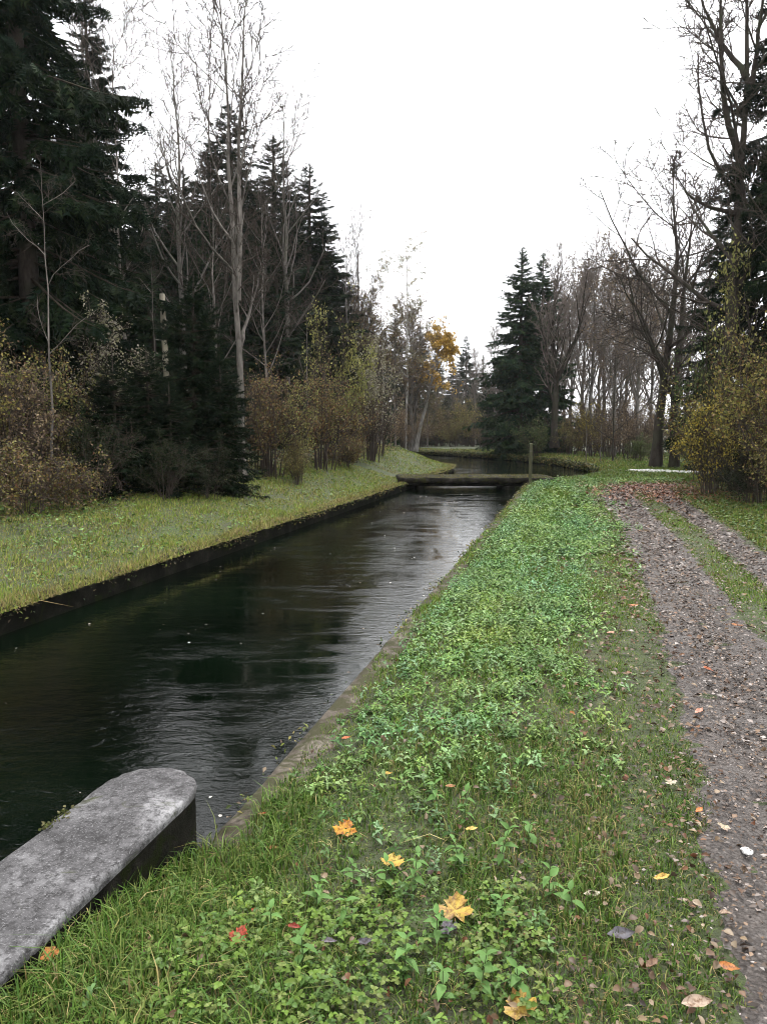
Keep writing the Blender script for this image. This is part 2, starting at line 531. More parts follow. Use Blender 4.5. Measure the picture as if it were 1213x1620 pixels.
def bank_wall(name, pl, side, label, ztop_, mat_face, mat_top, seed, y0=-9, y1=80):
    """low concrete wall: a face towards the water and a coping, side=+1 when the land lies to the right of travel"""
    rg = np.random.default_rng(seed)
    pl = pl[(pl[:, 1] >= y0) & (pl[:, 1] <= y1)]
    p = densify(smooth_pl(densify(pl, .6), 3), .13)
    T = nrm(np.gradient(p, axis=0)); Nn = np.stack([T[:, 1], -T[:, 0]], 1) * side
    n = len(p); w = bank_w(p[:, 1])
    s = np.arange(n)
    j1 = noise2(s * .13, s * 0, 6, seed) * .010 + rg.normal(0, .005, n)
    j2 = noise2(s * .13, s * 0 + 3, 5, seed + 4) * .012 + rg.normal(0, .006, n)
    root = empty(name, (0, 0, 0))
    def ring(off, z):
        return np.stack([p[:, 0] + Nn[:, 0] * off, p[:, 1] + Nn[:, 1] * off, np.broadcast_to(z, n)], 1)
    def strip(rows, nm, mat):
        V = np.stack(rows, 1); k = len(rows)
        i, j = np.meshgrid(np.arange(n - 1), np.arange(k - 1), indexing='ij')
        F = np.stack([i * k + j, i * k + j + 1, (i + 1) * k + j + 1, (i + 1) * k + j], -1).reshape(-1, 4)
        mb = MB(); mb.add(V, F); mb.build(nm, mat, root)
    zt = ztop_
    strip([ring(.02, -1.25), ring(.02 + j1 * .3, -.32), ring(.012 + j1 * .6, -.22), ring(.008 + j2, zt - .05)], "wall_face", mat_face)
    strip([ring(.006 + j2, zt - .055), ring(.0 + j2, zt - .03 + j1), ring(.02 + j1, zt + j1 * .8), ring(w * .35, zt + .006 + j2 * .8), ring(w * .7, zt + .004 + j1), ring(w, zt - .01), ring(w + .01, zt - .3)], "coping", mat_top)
    tag(root, label, "canal wall")
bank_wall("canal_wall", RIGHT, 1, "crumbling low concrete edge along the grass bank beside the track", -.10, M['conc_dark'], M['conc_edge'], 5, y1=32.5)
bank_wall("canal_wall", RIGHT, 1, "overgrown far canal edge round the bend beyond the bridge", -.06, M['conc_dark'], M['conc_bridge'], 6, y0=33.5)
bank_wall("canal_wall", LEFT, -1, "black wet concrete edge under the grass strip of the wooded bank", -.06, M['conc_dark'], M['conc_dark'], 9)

# ------------------------------------------------------------------ track, gravel lane
def ribbon(mb, c, w, zoff, rg, ny=6, rag=.06):
    p = densify(smooth_pl(densify(c, .5), 4), .08)
    T = nrm(np.gradient(p, axis=0)); Nn = np.stack([T[:, 1], -T[:, 0]], 1)
    n = len(p); s = np.arange(n) * .08
    t = np.linspace(-.5, .5, ny)
    wl_ = w * .5 + rag * noise2(s, s * 0, 2.2, 2) + rag * .6 * noise2(s, s * 0, 9, 5) + rg.normal(0, rag * .25, n)
    wr_ = w * .5 + rag * noise2(s, s * 0, 2.0, 7) + rag * .6 * noise2(s, s * 0, 8, 9) + rg.normal(0, rag * .25, n)
    off = np.where(t[None] < 0, 2 * t[None] * wl_[:, None], 2 * t[None] * wr_[:, None])
    X = p[:, None, 0] + Nn[:, None, 0] * off; Y = p[:, None, 1] + Nn[:, None, 1] * off
    e = 1 - (2 * np.abs(t))[None] ** 6
    Z = ground_z(X, Y) + zoff * e - .012 * (1 - e) + rg.normal(0, .007, X.shape) * e + .013 * noise2(X, Y, 13, 4) * e
    i, j = np.meshgrid(np.arange(n - 1), np.arange(ny - 1), indexing='ij')
    F = np.stack([i * ny + j, i * ny + j + 1, (i + 1) * ny + j + 1, (i + 1) * ny + j], -1).reshape(-1, 4)
    mb.add(np.stack([X, Y, Z], -1), F)

pc = PATH_L.copy()
def path_center(off):
    T = nrm(np.gradient(pc, axis=0)); Nn = np.stack([T[:, 1], -T[:, 0]], 1)
    return pc + Nn * off
rg = np.random.default_rng(21)
mb = MB(); ribbon(mb, path_center(.31), .86, .016, rg, 9)
tag(mb.build("dirt_path", M['path'], smooth=True), "muddy wheel rut strewn with leaf scraps, nearer the canal", "path", kind="structure")
mb = MB(); ribbon(mb, path_center(1.42), .50, .016, rg, 9)
tag(mb.build("dirt_path", M['path'], smooth=True), "muddy wheel rut farther from the canal, beside the bushes", "path", kind="structure")
mb = MB(); ribbon(mb, np.array([(10.4, 31.0), (11.2, 29.6), (13.5, 28.2), (18, 27.4), (26, 27)]), 2.2, .06, rg, 6, .05)
tag(mb.build("gravel_lane", M['gravel'], smooth=True), "short bright stretch of pale gravel lane under the twin-trunked tree", "lane", kind="structure")

# ------------------------------------------------------------------ concrete pier in the foreground
def build_pier():
    d = np.array([SL, 1]) / math.hypot(SL, 1); r = np.array([d[1], -d[0]])
    tip = np.array([-.95, 3.29]); w = .208; L = 5.0
    root = empty("concrete_pier", (tip[0], tip[1], -.1))
    def outline(hw):
        pts = []
        for k in range(0, 60): pts.append((hw, -L + (L - w) * k / 60))
        for k in range(0, 25):
            a = math.pi * k / 24; pts.append((hw * math.cos(a), -w + hw * 1.05 * math.sin(a)))
        for k in range(1, 61): pts.append((-hw, -w - (L - w) * k / 60))
        return np.array(pts)
    rg = np.random.default_rng(4)
    def shell(rows, cap, nm, mat):
        m = len(outline(w)); V = []
        jit = rg.normal(0, .0016, m) - .006 * (rg.random(m) < .05)
        for hw, z in rows:
            o = outline(hw); o[:, 0] += np.sign(o[:, 0]) * jit
            q = o[:, 0:1] * r + o[:, 1:2] * d
            V.append(np.concatenate([q, np.full((m, 1), z) + jit[:, None] * .6], 1))
        V = np.array(V); R_ = len(rows)
        i, j = np.meshgrid(np.arange(R_ - 1), np.arange(m - 1), indexing='ij')
        F = np.stack([i * m + j, i * m + j + 1, (i + 1) * m + j + 1, (i + 1) * m + j], -1).reshape(-1, 4)
        mb = MB(); mb.add(V, F)
        if cap:   # top closed by a spine of quads between both sides
            b = (R_ - 1) * m; h = m // 2
            F2 = [(b + k, b + k + 1, b + m - 2 - k, b + m - 1 - k) for k in range(h - 1)]
            mb2v = mb; mb2v.f.append(np.array(F2)); 
            mb2v.f.append(np.array([(b + h - 1, b + h, b + h + 1)]))
        mb.build(nm, mat, root, smooth=False)
    shell([(w - .006, -1.2), (w - .006, .0), (w - .006, .212)], False, "pier_side", M['conc_dark'])  # upright sides coloured near black for the shade they stand in
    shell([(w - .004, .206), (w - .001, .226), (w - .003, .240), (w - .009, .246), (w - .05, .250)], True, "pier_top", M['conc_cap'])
    # moss cushions along the water-side rim
    n = 900; u = -np.abs(rg.normal(0, .5, n)) * 1.3 - .15; off = -w + np.abs(rg.normal(0, .018, n))
    keep = np.sin(u * 9) + np.sin(u * 23 + 1) > .5; u, off = u[keep], off[keep]
    q = off[:, None] * r + u[:, None] * d
    mb = MB(); leaves(mb, rg, np.concatenate([q, np.full((len(q), 1), .25) + rg.uniform(-.02, .012, (len(q), 1))], 1), .016, [(.07, .08, .02), (.05, .06, .018), (.12, .11, .05)], .3, .7)
    tag(mb.build("moss", M['grass'], root), kind="stuff")
    tag(root, "grey round-ended concrete pier rising from the water beside the grass", "pier")
build_pier()

# ------------------------------------------------------------------ footbridge and its post
def boxm(mb, x0, x1, y0, y1, z0, z1, rg=None, nx=1, j=0.0, col=None):
    xs = np.linspace(x0, x1, nx + 1)
    prof = [(y0, z0), (y0, z1 - .02), (y0 + .02, z1), ((y0 + y1) / 2, z1 + .01), (y1 - .02, z1), (y1, z1 - .02), (y1, z0)]
    k = len(prof)
    V = np.array([[(x, a, b) for a, b in prof] for x in xs], float)
    if rg is not None: V += rg.normal(0, j, V.shape)
    i, jj = np.meshgrid(np.arange(nx), np.arange(k), indexing='ij'); j2 = (jj + 1) % k
    F = np.stack([i * k + jj, (i + 1) * k + jj, (i + 1) * k + j2, i * k + j2], -1).reshape(-1, 4)
    mb.add(V, F, col)
    mb.f.append(np.array([list(range(k))[::1]]) + mb.n - len(V.reshape(-1, 3)))
    mb.f.append(np.array([list(range(k))[::-1]]) + mb.n - k)

def build_bridge():
    rg = np.random.default_rng(8)
    root = empty("footbridge", (2.9, 25.6, 0), math.radians(1.5))
    mb = MB(); boxm(mb, -2.45, 2.6, -1.0, 1.0, -.065, .10, rg, 40, .010); mb.build("deck", M['conc_bridge'], root)
    mb = MB(); boxm(mb, -2.3, 2.5, -.86, -.66, -.175, -.06, rg, 20, .005); mb.build("beam", M['conc_dark'], root)
    mb = MB(); boxm(mb, -2.3, 2.5, .66, .86, -.175, -.06, rg, 20, .005); mb.build("beam", M['conc_dark'], root)
    for x in (-1.72, 1.15):
        mb = MB(); boxm(mb, x - .13, x + .13, -.95, .9, -1.2, -.17, rg, 3, .004); mb.build("support_block", M['conc_dark'], root)
    # turf and moss grown over the deck
    n = 5200
    x = rg.uniform(-2.4, 2.55, n); y = rg.uniform(-.93, .95, n)
    y[:350] = -.98 + np.abs(rg.normal(0, .03, 350))
    mb = MB(); blades(mb, rg, np.stack([x, y, np.full(n, .10)], 1), rg.uniform(.012, .045, n), rg.uniform(.006, .014, n), np.array(PAL_DRY) * .8)
    tag(mb.build("moss_and_turf", M['grass'], root), kind="stuff")
    tag(root, "low mossy concrete footbridge crossing the canal", "footbridge")

def blades(mb, rg, P, h, w, pal, lean=.55, fine=True):
    n = len(P)
    a = rg.uniform(0, 2 * np.pi, n); ld = np.stack([np.cos(a), np.sin(a), np.zeros(n)], 1)
    b = a + rg.uniform(.6, 2.5, n); sd = np.stack([np.cos(b), np.sin(b), np.zeros(n)], 1)
    le = np.abs(rg.normal(0, lean, n))[:, None]; h = h[:, None]; w = w[:, None]
    tip = P + np.array([0, 0, 1]) * h * (1 - .35 * np.clip(le, 0, 1.8)) + ld * h * le
    pal = np.asarray(pal, float)
    c = pal[rg.integers(0, len(pal), n)] * rg.uniform(.6, 1.35, (n, 1))
    if not fine:
        V = np.stack([P - sd * w * .5, P + sd * w * .5, tip], 1)
        mb.add(V, np.arange(n * 3).reshape(-1, 3), np.repeat(c, 3, 0))
        return
    mid = P + np.array([0, 0, 1]) * h * .6 + ld * h * le * .35
    V = np.stack([P - sd * w * .5, P + sd * w * .5, mid - sd * w * .4, mid + sd * w * .4, tip], 1)
    i = np.arange(n)[:, None] * 5
    Q = i + np.array([[0, 1, 3, 2]]); T = i + np.array([[2, 3, 4]])
    c = np.repeat(c, 5, 0)
    v0 = mb.n
    mb.add(V, Q, c)
    mb.f.append(T + v0)

PAL_GRASS = [(.085, .165, .018), (.115, .20, .028), (.06, .125, .015), (.15, .215, .04), (.19, .22, .05), (.10, .18, .035)]
PAL_DRY = [(.17, .15, .045), (.23, .19, .07), (.12, .14, .03), (.10, .13, .025), (.28, .23, .10), (.09, .075, .03)]
PAL_MOWN = [(.15, .235, .028), (.20, .27, .04), (.12, .20, .022), (.26, .28, .065), (.30, .27, .09)]
PAL_NEAR_SHADED = [(.05, .105, .013), (.072, .132, .019), (.032, .074, .009), (.095, .142, .028), (.12, .146, .035)]  # near-grass greens darkened to hold the shade between plants
PAL_STRAW = [(.32, .25, .12), (.22, .16, .07), (.13, .085, .04)]

build_bridge()
def build_post():
    x, y = spot(838.5, 24.4), 24.4
    z = gz(x, y)
    root = empty("wooden_post", (x, y, -.35))
    mb = MB()
    P = np.array([[(0, 0, 0), (.003, 0, .5), (.0, .004, 1.0), (.012, .0, 1.53), (.013, 0, 1.56)]]); tubes(mb, P, np.array([[.056, .054, .054, .052, .042]]), 12, (1, 1, 1))
    v = mb.n; mb.f.append(np.array([list(range(v - 12, v))]))
    mb.build("shaft", M['wood'], root)
    mb = MB(); tubes(mb, np.array([[(0, 0, 1.30), (0, 0, 1.33)]]), np.array([[.058, .058]]), 12, (1, 1, 1)); mb.build("band", M['bark_grey'], root)
    tag(root, "upright weathered wooden post at the end of the footbridge", "post")
build_post()

# ------------------------------------------------------------------ trees
def put(proto, name, x, y, rz, sc, label, cat, group=None, first=None):
    """a copy of a thing with its parts"""
    r = empty(name, (x, y, gz(x, y) - .05), rz, sc)
    for me_name, me in proto:
        link(me_name, me, r)
    return tag(r, label, cat, group)

def spruce_mesh(seed, H, rad, whorl=.36, nb=6, tw=26, hang=.8, z0=.12, need=.06, dark=1.0, shape=.85, trunk_r=None):
    rg = np.random.default_rng(seed)
    tb, cr = MB(), MB()
    zz = np.linspace(0, H, 14)
    wob = np.cumsum(rg.normal(0, .01, (14, 2)), 0)
    P = np.stack([wob[:, 0], wob[:, 1], zz], 1)[None]
    tr = trunk_r or H * .0125
    tubes(tb, P, (tr * (1 - zz / H) ** .8 + .012)[None], 9, (1, 1, 1))
    zs = []
    z = z0 * H
    while z < H * .985:
        zs.append(z); z += whorl * (.5 + .5 * (1 - z / H)) * rg.uniform(.75, 1.25)
    nw = len(zs); zs = np.repeat(np.array(zs), nb); B = len(zs); wf_ = np.repeat(rg.uniform(.72, 1.15, nw), nb)
    zs = zs + rg.uniform(-.10, .10, B) * whorl / .4
    q = np.clip(zs / H, 0, 1)
    L = rad * np.clip(1 - q, .012, 1) ** shape * rg.uniform(.6, 1.2, B) * np.where(q < .2, .85, 1) * wf_ + .04 + .06 * np.clip((1 - q) * 5, 0, 1)
    L *= np.where(rg.random(B) < .1, .5, 1)
    az = rg.uniform(0, 6.283, B)
    pitch = np.radians(np.interp(q, [0, .5, .85, 1], [-16, -6, 14, 45])) + rg.normal(0, .10, B)
    sag = np.interp(q, [0, .6, 1], [.34, .26, .05]) * hang
    n = 6; s = np.linspace(0, 1, n)[None]
    rr = L[:, None] * s * np.cos(pitch)[:, None]
    dz = L[:, None] * (np.sin(pitch)[:, None] * s - sag[:, None] * s ** 1.6 + .16 * s ** 4)
    aw = az[:, None] + .12 * np.cumsum(rg.normal(0, .35, (B, n)), 1)
    BP = np.stack([rr * np.cos(aw), rr * np.sin(aw), zs[:, None] + dz], -1)
    BR = (.012 + .012 * L)[:, None] * (1 - .85 * s)
    tubes(tb, BP[L > .5], BR[L > .5], 3, (.8, .75, .7))
    # hanging side shoots with needles
    m = tw
    b = np.repeat(np.arange(B), m)
    keep = rg.random(len(b)) < np.clip(L[b] / rad * 1.25 + .18, 0, 1)
    b = b[keep]
    t = rg.uniform(.10, 1.0, len(b)) ** .75
    pos, tan, _ = along(BP, BR, b, t)
    side = nrm(np.cross(tan, np.array([[0, 0, 1.]]))) * np.where(rg.random(len(b)) < .5, 1, -1)[:, None]
    hz = np.interp(q[b], [0, .7, 1], [hang, hang * .7, .15])[:, None] * rg.uniform(.4, 1.3, (len(b), 1))
    d = nrm(tan * rg.uniform(.3, .9, (len(b), 1)) + side * rg.uniform(.25, .9, (len(b), 1)) + np.array([[0, 0, -1.]]) * hz)
    sc_ = .3 + .7 * np.clip((1 - q[b]) / .3, 0, 1)
    l = np.clip(L[b] * .30 * (1.25 - t), (.10 + .03 * rad) * sc_, .85) * rg.uniform(.6, 1.4, len(b))
    K = 4
    k = np.arange(K)[None, :, None] / K
    ax = pos[:, None] + d[:, None] * (l[:, None, None] * k)
    rnd = nrm(np.cross(d, rg.normal(size=d.shape)))
    oth = np.cross(d, rnd)
    wd = need * sc_[:, None, None] * rg.uniform(.7, 1.4, (len(b), K, 1))
    V = []
    for sg, dirv in ((1, rnd), (-1, rnd), (1, oth)):
        tipv = ax + d[:, None] * (l[:, None, None] / K * 1.3) + sg * dirv[:, None] * wd
        V.append(np.stack([ax, ax + d[:, None] * (l[:, None, None] / K * .75), tipv], 2))
    V = np.stack(V, 2).reshape(-1, 3)
    F = np.arange(len(V)).reshape(-1, 3)
    base = np.array([(.012, .024, .012), (.018, .032, .014), (.014, .026, .016), (.026, .038, .016)]) * dark
    c = base[rg.integers(0, 4, len(b))] * rg.uniform(.6, 1.4, (len(b), 1))
    cr.add(V, F, np.repeat(c, K * 9, 0))
    return [("trunk", tb.mesh("spruce_trunk", M['bark_dark'], True)), ("crown", cr.mesh("spruce_crown", M['needle']))], H

def bare_mesh(seed, H, kind='slender', trunk_r=None, bark='bark_grey', trunks=None, leaf=None, nleaf=0, lsize=.06, dens=1.0, twig_r=.0075, t0=None):
    rg = np.random.default_rng(seed)
    tb, cr = MB(), MB()
    tr = trunk_r or .011 * H
    cfg = {'slender': dict(m=19, t0=.30, ang=(25, 50), lf=.36, up=.16, w=.10, a2=(25, 55)),
           'spread': dict(m=15, t0=.22, ang=(40, 80), lf=.58, up=.12, w=.17, a2=(30, 65)),
           'broom': dict(m=20, t0=.22, ang=(18, 42), lf=.42, up=.18, w=.10, a2=(20, 45)),
           'fine': dict(m=17, t0=.30, ang=(30, 62), lf=.36, up=.10, w=.16, a2=(30, 60)),
           'birch': dict(m=16, t0=.35, ang=(30, 60), lf=.30, up=-.03, w=.14, a2=(30, 60))}[kind]
    if t0 is not None: cfg['t0'] = t0
    if trunks is None:
        n = 12; z = np.linspace(0, H, n)
        wob = np.cumsum(rg.normal(0, .012 * H / n * 3, (n, 2)), 0)
        trunks = [(np.stack([wob[:, 0], wob[:, 1], z], 1), tr)]
    l1P, l1R = [], []
    for ti, (pts, r0) in enumerate(trunks):
        pts = np.asarray(pts, float)
        s = np.concatenate([[0], np.cumsum(np.linalg.norm(np.diff(pts, axis=0), axis=1))]); s /= s[-1]
        q = np.linspace(0, 1, 12)
        P = np.stack([np.interp(q, s, pts[:, a]) for a in range(3)], 1)
        P[1:-1] += rg.normal(0, .02, (10, 3)) * np.array([1, 1, 0])
        R = r0 * (1 - .93 * q ** .9); R[0] *= 1.35
        tubes(tb, P[None], R[None], 9, (1, 1, 1))
        p1, r1 = grow(rg, P[None], R[None], int(cfg['m'] * dens * (1 if ti == 0 else .5)), cfg['t0'], .97, cfg['ang'], cfg['lf'], 6, cfg['up'], cfg['w'], .55, .55, .012)
        l1P.append(p1); l1R.append(r1)
        l1P.append(np.stack([np.interp(np.linspace(.8, 1, 6), q, P[:, a]) for a in range(3)], 1)[None]); l1R.append(np.interp(np.linspace(.8, 1, 6), q, R)[None])
    P1, R1 = np.concatenate(l1P), np.concatenate(l1R)
    tubes(tb, P1, R1, 5, (.9, .9, .9))
    P2, R2 = grow(rg, P1, R1, 7, .15, .97, cfg['a2'], .5, 5, cfg['up'] * .6, cfg['w'], .6, .45, twig_r)
    tubes(cr, P2, R2, 4, (.9, .9, .9))
    P3, R3 = grow(rg, P2, R2, 6, .12, .98, (25, 60), .52, 4, cfg['up'] * .4, .15, .6, .4, twig_r * .8)
    tubes(cr, P3, R3, 3, (.85, .85, .85))
    P4, R4 = grow(rg, P3, R3, 3, .2, 1, (20, 60), .55, 3, .03, .15, .7, .3, twig_r * .6)
    tubes(cr, P4, R4, 3, (.8, .8, .8))
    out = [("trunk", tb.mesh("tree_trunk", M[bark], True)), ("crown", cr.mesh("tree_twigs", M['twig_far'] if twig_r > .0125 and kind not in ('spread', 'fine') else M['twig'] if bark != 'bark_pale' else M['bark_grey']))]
    if leaf is not None:
        lf = MB()
        src = np.concatenate([P4.reshape(-1, 3), P3.reshape(-1, 3)])
        cl = noise2(src[:, 0] + src[:, 2], src[:, 1] - src[:, 2], 1.2, seed % 11)
        wts = np.clip(.4 + cl, .02, 2); wts /= wts.sum()
        leaves(lf, rg, src[rg.choice(len(src), nleaf, p=wts)], lsize, leaf, .2, .65, .05)
        out.append(("leaves", lf.mesh("tree_leaves", M['leaf'])))
    return out, H

def shrub_mesh(seed, H, W, pal, nleaf=4200, lsize=.055, stems=16, twigs=1.0, topheavy=0.0, bark='twig'):
    rg = np.random.default_rng(seed)
    st, lv = MB(), MB()
    n = 7
    a = rg.uniform(0, 6.283, stems); out_ = rg.uniform(.1, 1, stems) * W * .5
    hh = H * rg.uniform(.6, 1.0, stems) * (1 - .35 * (out_ / (W * .5)) ** 2)
    s = np.linspace(0, 1, n)[None]
    r0 = rg.uniform(.02, .35, stems)[:, None] * W * .35
    rad = r0 + (out_[:, None] - r0) * s ** 1.4
    P = np.stack([np.cos(a)[:, None] * rad, np.sin(a)[:, None] * rad, hh[:, None] * s ** .8], -1) + rg.normal(0, .035, (stems, n, 3)) * s[..., None]
    R = np.broadcast_to(.006 * H * (1 - .75 * s), (stems, n)).copy()
    tubes(st, P, R, 4, (1, 1, 1))
    P2, R2 = grow(rg, P, R, int(9 * twigs), .15, 1, (25, 65), .38, 5, .08, .2, .6, .5, .006)
    tubes(st, P2, R2, 3, (.95, .9, .9))
    P3, R3 = grow(rg, P2, R2, 5, .1, 1, (25, 70), .5, 4, .0, .25, .7, .3, .0045)
    tubes(st, P3, R3, 3, (.9, .85, .85))
    src = np.concatenate([P3.reshape(-1, 3), P2[:, 1:].reshape(-1, 3)])
    cl = noise2(src[:, 0] * 1.5 + src[:, 2], src[:, 1] * 1.5 - src[:, 2], 1.6, seed % 13)
    w = np.clip(.35 + .8 * cl, .03, 2)
    if topheavy: w = w * np.clip(src[:, 2] / H, .02, 1) ** topheavy
    w /= w.sum()
    leaves(lv, rg, src[rg.choice(len(src), nleaf, p=w)], lsize, pal, .3, .6, .05)
    return [("stems", st.mesh("shrub_stems", M[bark])), ("leaves", lv.mesh("shrub_leaves", M['leaf']))], H

# palettes of the autumn shrubs
RUSSET = [(.10, .052, .028), (.135, .078, .036), (.08, .055, .03), (.18, .125, .05), (.11, .105, .04), (.16, .15, .05)]
OLIVE = [(.13, .125, .035), (.18, .16, .045), (.10, .105, .03), (.24, .19, .06), (.14, .09, .04)]
YELLOW = [(.38, .29, .04), (.46, .36, .06), (.32, .26, .06), (.24, .22, .06)]
YGREEN = [(.24, .24, .07), (.30, .28, .09), (.18, .19, .06), (.14, .15, .05)]
PALE = [(.34, .31, .25), (.27, .24, .18), (.20, .20, .10), (.28, .27, .16)]
DARKG = [(.012, .022, .008), (.018, .028, .010), (.009, .016, .006), (.035, .034, .016)]
BROWN = [(.13, .09, .06), (.10, .07, .05), (.16, .12, .08), (.19, .14, .08)]
GREEN = [(.06, .095, .03), (.09, .12, .04), (.05, .075, .025), (.13, .14, .05)]
ORANGE = [(.55, .28, .03), (.62, .36, .06), (.48, .22, .03), (.50, .34, .10)]

# --- spruces
SP = [spruce_mesh(11, 20, 4.0, .46, 7, 54, 1.15, .12, .10, .55),
      spruce_mesh(12, 16, 3.1, .38, 7, 40, .85, .04, .095, .8, .72),
      spruce_mesh(13, 16, 3.4, .40, 7, 42, .95, .03, .095, .8, .78),
      spruce_mesh(14, 15, 2.8, .42, 7, 38, .8, .04, .095, 1.9, .95)]
YS = [spruce_mesh(31, 5, 1.6, .20, 8, 28, .45, .01, .055, .6, .75, .06),
      spruce_mesh(32, 5, 1.9, .20, 8, 28, .35, .01, .055, .5, .8, .06)]

SP.append(spruce_mesh(15, 14, 3.1, .32, 8, 32, 1.0, .03, .11, 1.8, .78))
def spruce(v, px, top, depth, label, group=None, wide=1.0):
    proto, H = SP[v]
    x = spot(px, depth); h = ztop(top, depth) - gz(x, depth)
    k = h / H
    put(proto, "spruce_tree", x, depth, RNG.uniform(0, 6.28), (k * wide, k * wide, k), label, "spruce tree", group)

spruce(0, 62, -680, 17.5, "towering black spruce with hanging branches above the brown hedge", wide=1.1)
spruce(0, -110, -560, 15.5, "dark spruce cut by the picture's left border, its boughs over the hedge", wide=.9)
spruce(0, 165, -60, 26, "tall spruce with a bare lower trunk beside the towering black spruce")
spruce(2, 372, 155, 36, "spruce whose pointed top stands behind the twin-stemmed bare tree", wide=1.5)
spruce(1, 441, 208, 38, "tall spruce in the middle of the wooded bank, second of three stepped tops", wide=1.45)
spruce(2, 492, 252, 40, "spruce with open ragged side, last of the stepped tops before the sky", wide=1.4)
bg = "spruces filling the wood behind the left bank"
for i, (px, top, dp, v) in enumerate([(285, 300, 33, 1), (235, 285, 38, 2), (200, 330, 31, 3), (330, 330, 34, 3), (120, 200, 34, 1), (60, 180, 38, 2), (-30, 120, 32, 2),
                                      (410, 345, 34, 1), (455, 420, 36, 3), (350, 420, 28, 1), (250, 420, 26, 3), (525, 400, 47, 1), (500, 430, 42, 3), (150, 330, 25, 2), (30, 300, 26, 1),
                                      (300, 260, 46, 2), (415, 280, 50, 1), (90, 430, 23, 2), (550, 430, 56, 2), (-120, 200, 27, 1), (395, 260, 42, 2), (470, 300, 44, 1), (340, 230, 41, 1), (265, 250, 44, 2), (220, 380, 28, 1), (175, 290, 36, 2), (245, 310, 35, 1), (295, 330, 38, 2), (380, 300, 39, 2), (130, 300, 29, 2), (310, 400, 31, 2), (440, 380, 33, 2), (515, 330, 44, 1)]):
    where = ("beneath the towering black spruce" if px < 110 else "between the towering black spruce and the twin-stemmed tree" if px < 320 else
             "behind the pale twin-stemmed tree" if px < 430 else "below the last of the stepped tops")
    look = "dark spruce" if dp < 32 else "mid-distance spruce" if dp < 42 else "hazy spruce farther back"
    spruce(v, px, top, dp, "%s in the wood %s" % (look, where), bg, 1.45)
fg = "far spruces where the canal vanishes"
for px, top, dp, v in [(585, 485, 72, 2), (625, 500, 80, 1), (662, 512, 86, 2), (690, 540, 95, 3), (735, 528, 98, 1), (762, 560, 104, 3), (715, 565, 92, 2), (785, 560, 100, 1), (605, 520, 66, 3), (645, 560, 72, 1), (675, 575, 76, 3), (750, 590, 84, 2), (770, 600, 76, 1)]:
    spruce(v, px, top, dp, "small distant spruce %s, where the canal vanishes" % ("behind the birches" if px < 650 else "around the golden birch" if px < 725 else "left of the grey-green spruce pair"), fg, 1.25)
spruce(4, 820, 388, 50, "grey-green spruce across the bend, left of a close pair", wide=1.25)
spruce(4, 852, 396, 52, "slimmer spruce across the bend, right of a close pair", wide=1.1)
spruce(0, 1240, -430, 23.5, "dark spruce behind the tall bare tree over the right-hand bushes", wide=.95)
spruce(0, 1330, -420, 19, "dark spruce cut by the picture's right border", wide=.9)
spruce(2, 1140, 250, 31, "lower dark spruce with loose boughs between the twin-trunked tree and the bushes")

def ysp(v, px, top, depth, label, wide=1.0):
    proto, H = YS[v]
    x = spot(px, depth); h = ztop(top, depth) - gz(x, depth); k = h / H
    put(proto, "young_spruce", x, depth, RNG.uniform(0, 6.28), (k * wide, k * wide, k), label, "young spruce")
ysp(0, 312, 430, 17.2, "tallest bushy young spruce at the edge of the grass strip", 1.0)
ysp(1, 352, 560, 16.6, "broad dark young spruce at the hedge end beside the russet shrubs", 1.0)
ysp(1, 238, 545, 15.8, "dark young spruce below the pale seed-headed climber", 1.1)
ysp(1, 185, 560, 14.9, "short black young spruce next to the brown bramble hedge", 1.15)
ysp(1, 272, 600, 15.4, "squat young spruce in front of the tallest young one", 1.2)

# --- bare trees
def tree(protoH, name, px, top, depth, label, cat="tree", group=None, rz=None, wide=1.0, dx=0.0):
    proto, H = protoH
    x = spot(px, depth) + dx; h = ztop(top, depth) - gz(x, depth); k = h / H
    put(proto, name, x, depth, RNG.uniform(0, 6.28) if rz is None else rz, (k * wide, k * wide, k), label, cat, group)

# twin-stemmed tree on the left bank: two stems from a fork, one short leaning stem
D = 19.0
x0 = spot(384, D)
def wp(px, py): return (spot(px, D) - x0, 0.0, ztop(py, D) - .42)
twin = bare_mesh(41, 13, 'slender', bark='bark_mid', dens=.8, twig_r=.011, trunks=[
    ([(0, 0, 0), wp(383, 560), wp(380, 470), wp(376, 410), wp(371, 300), wp(372, 150), wp(366, 40), wp(360, -60)], .10),
    ([wp(380, 470), (wp(388, 400)[0], -.15, wp(388, 400)[2]), (wp(390, 300)[0], -.3, wp(390, 300)[2]), (wp(394, 190)[0], -.3, wp(394, 190)[2]), (wp(400, 60)[0], -.2, wp(400, 60)[2]), (wp(408, -70)[0], -.2, wp(408, -70)[2])], .075),
    ([wp(383, 545), (wp(396, 490)[0], .3, wp(396, 490)[2]), (wp(412, 415)[0], .5, wp(412, 415)[2]), (wp(425, 380)[0], .6, wp(425, 380)[2])], .05)])
put(twin[0], "bare_tree", x0, D, 0, (1, 1, 1), "pale twin-stemmed bare tree rising from the russet shrubs of the bank", "tree")

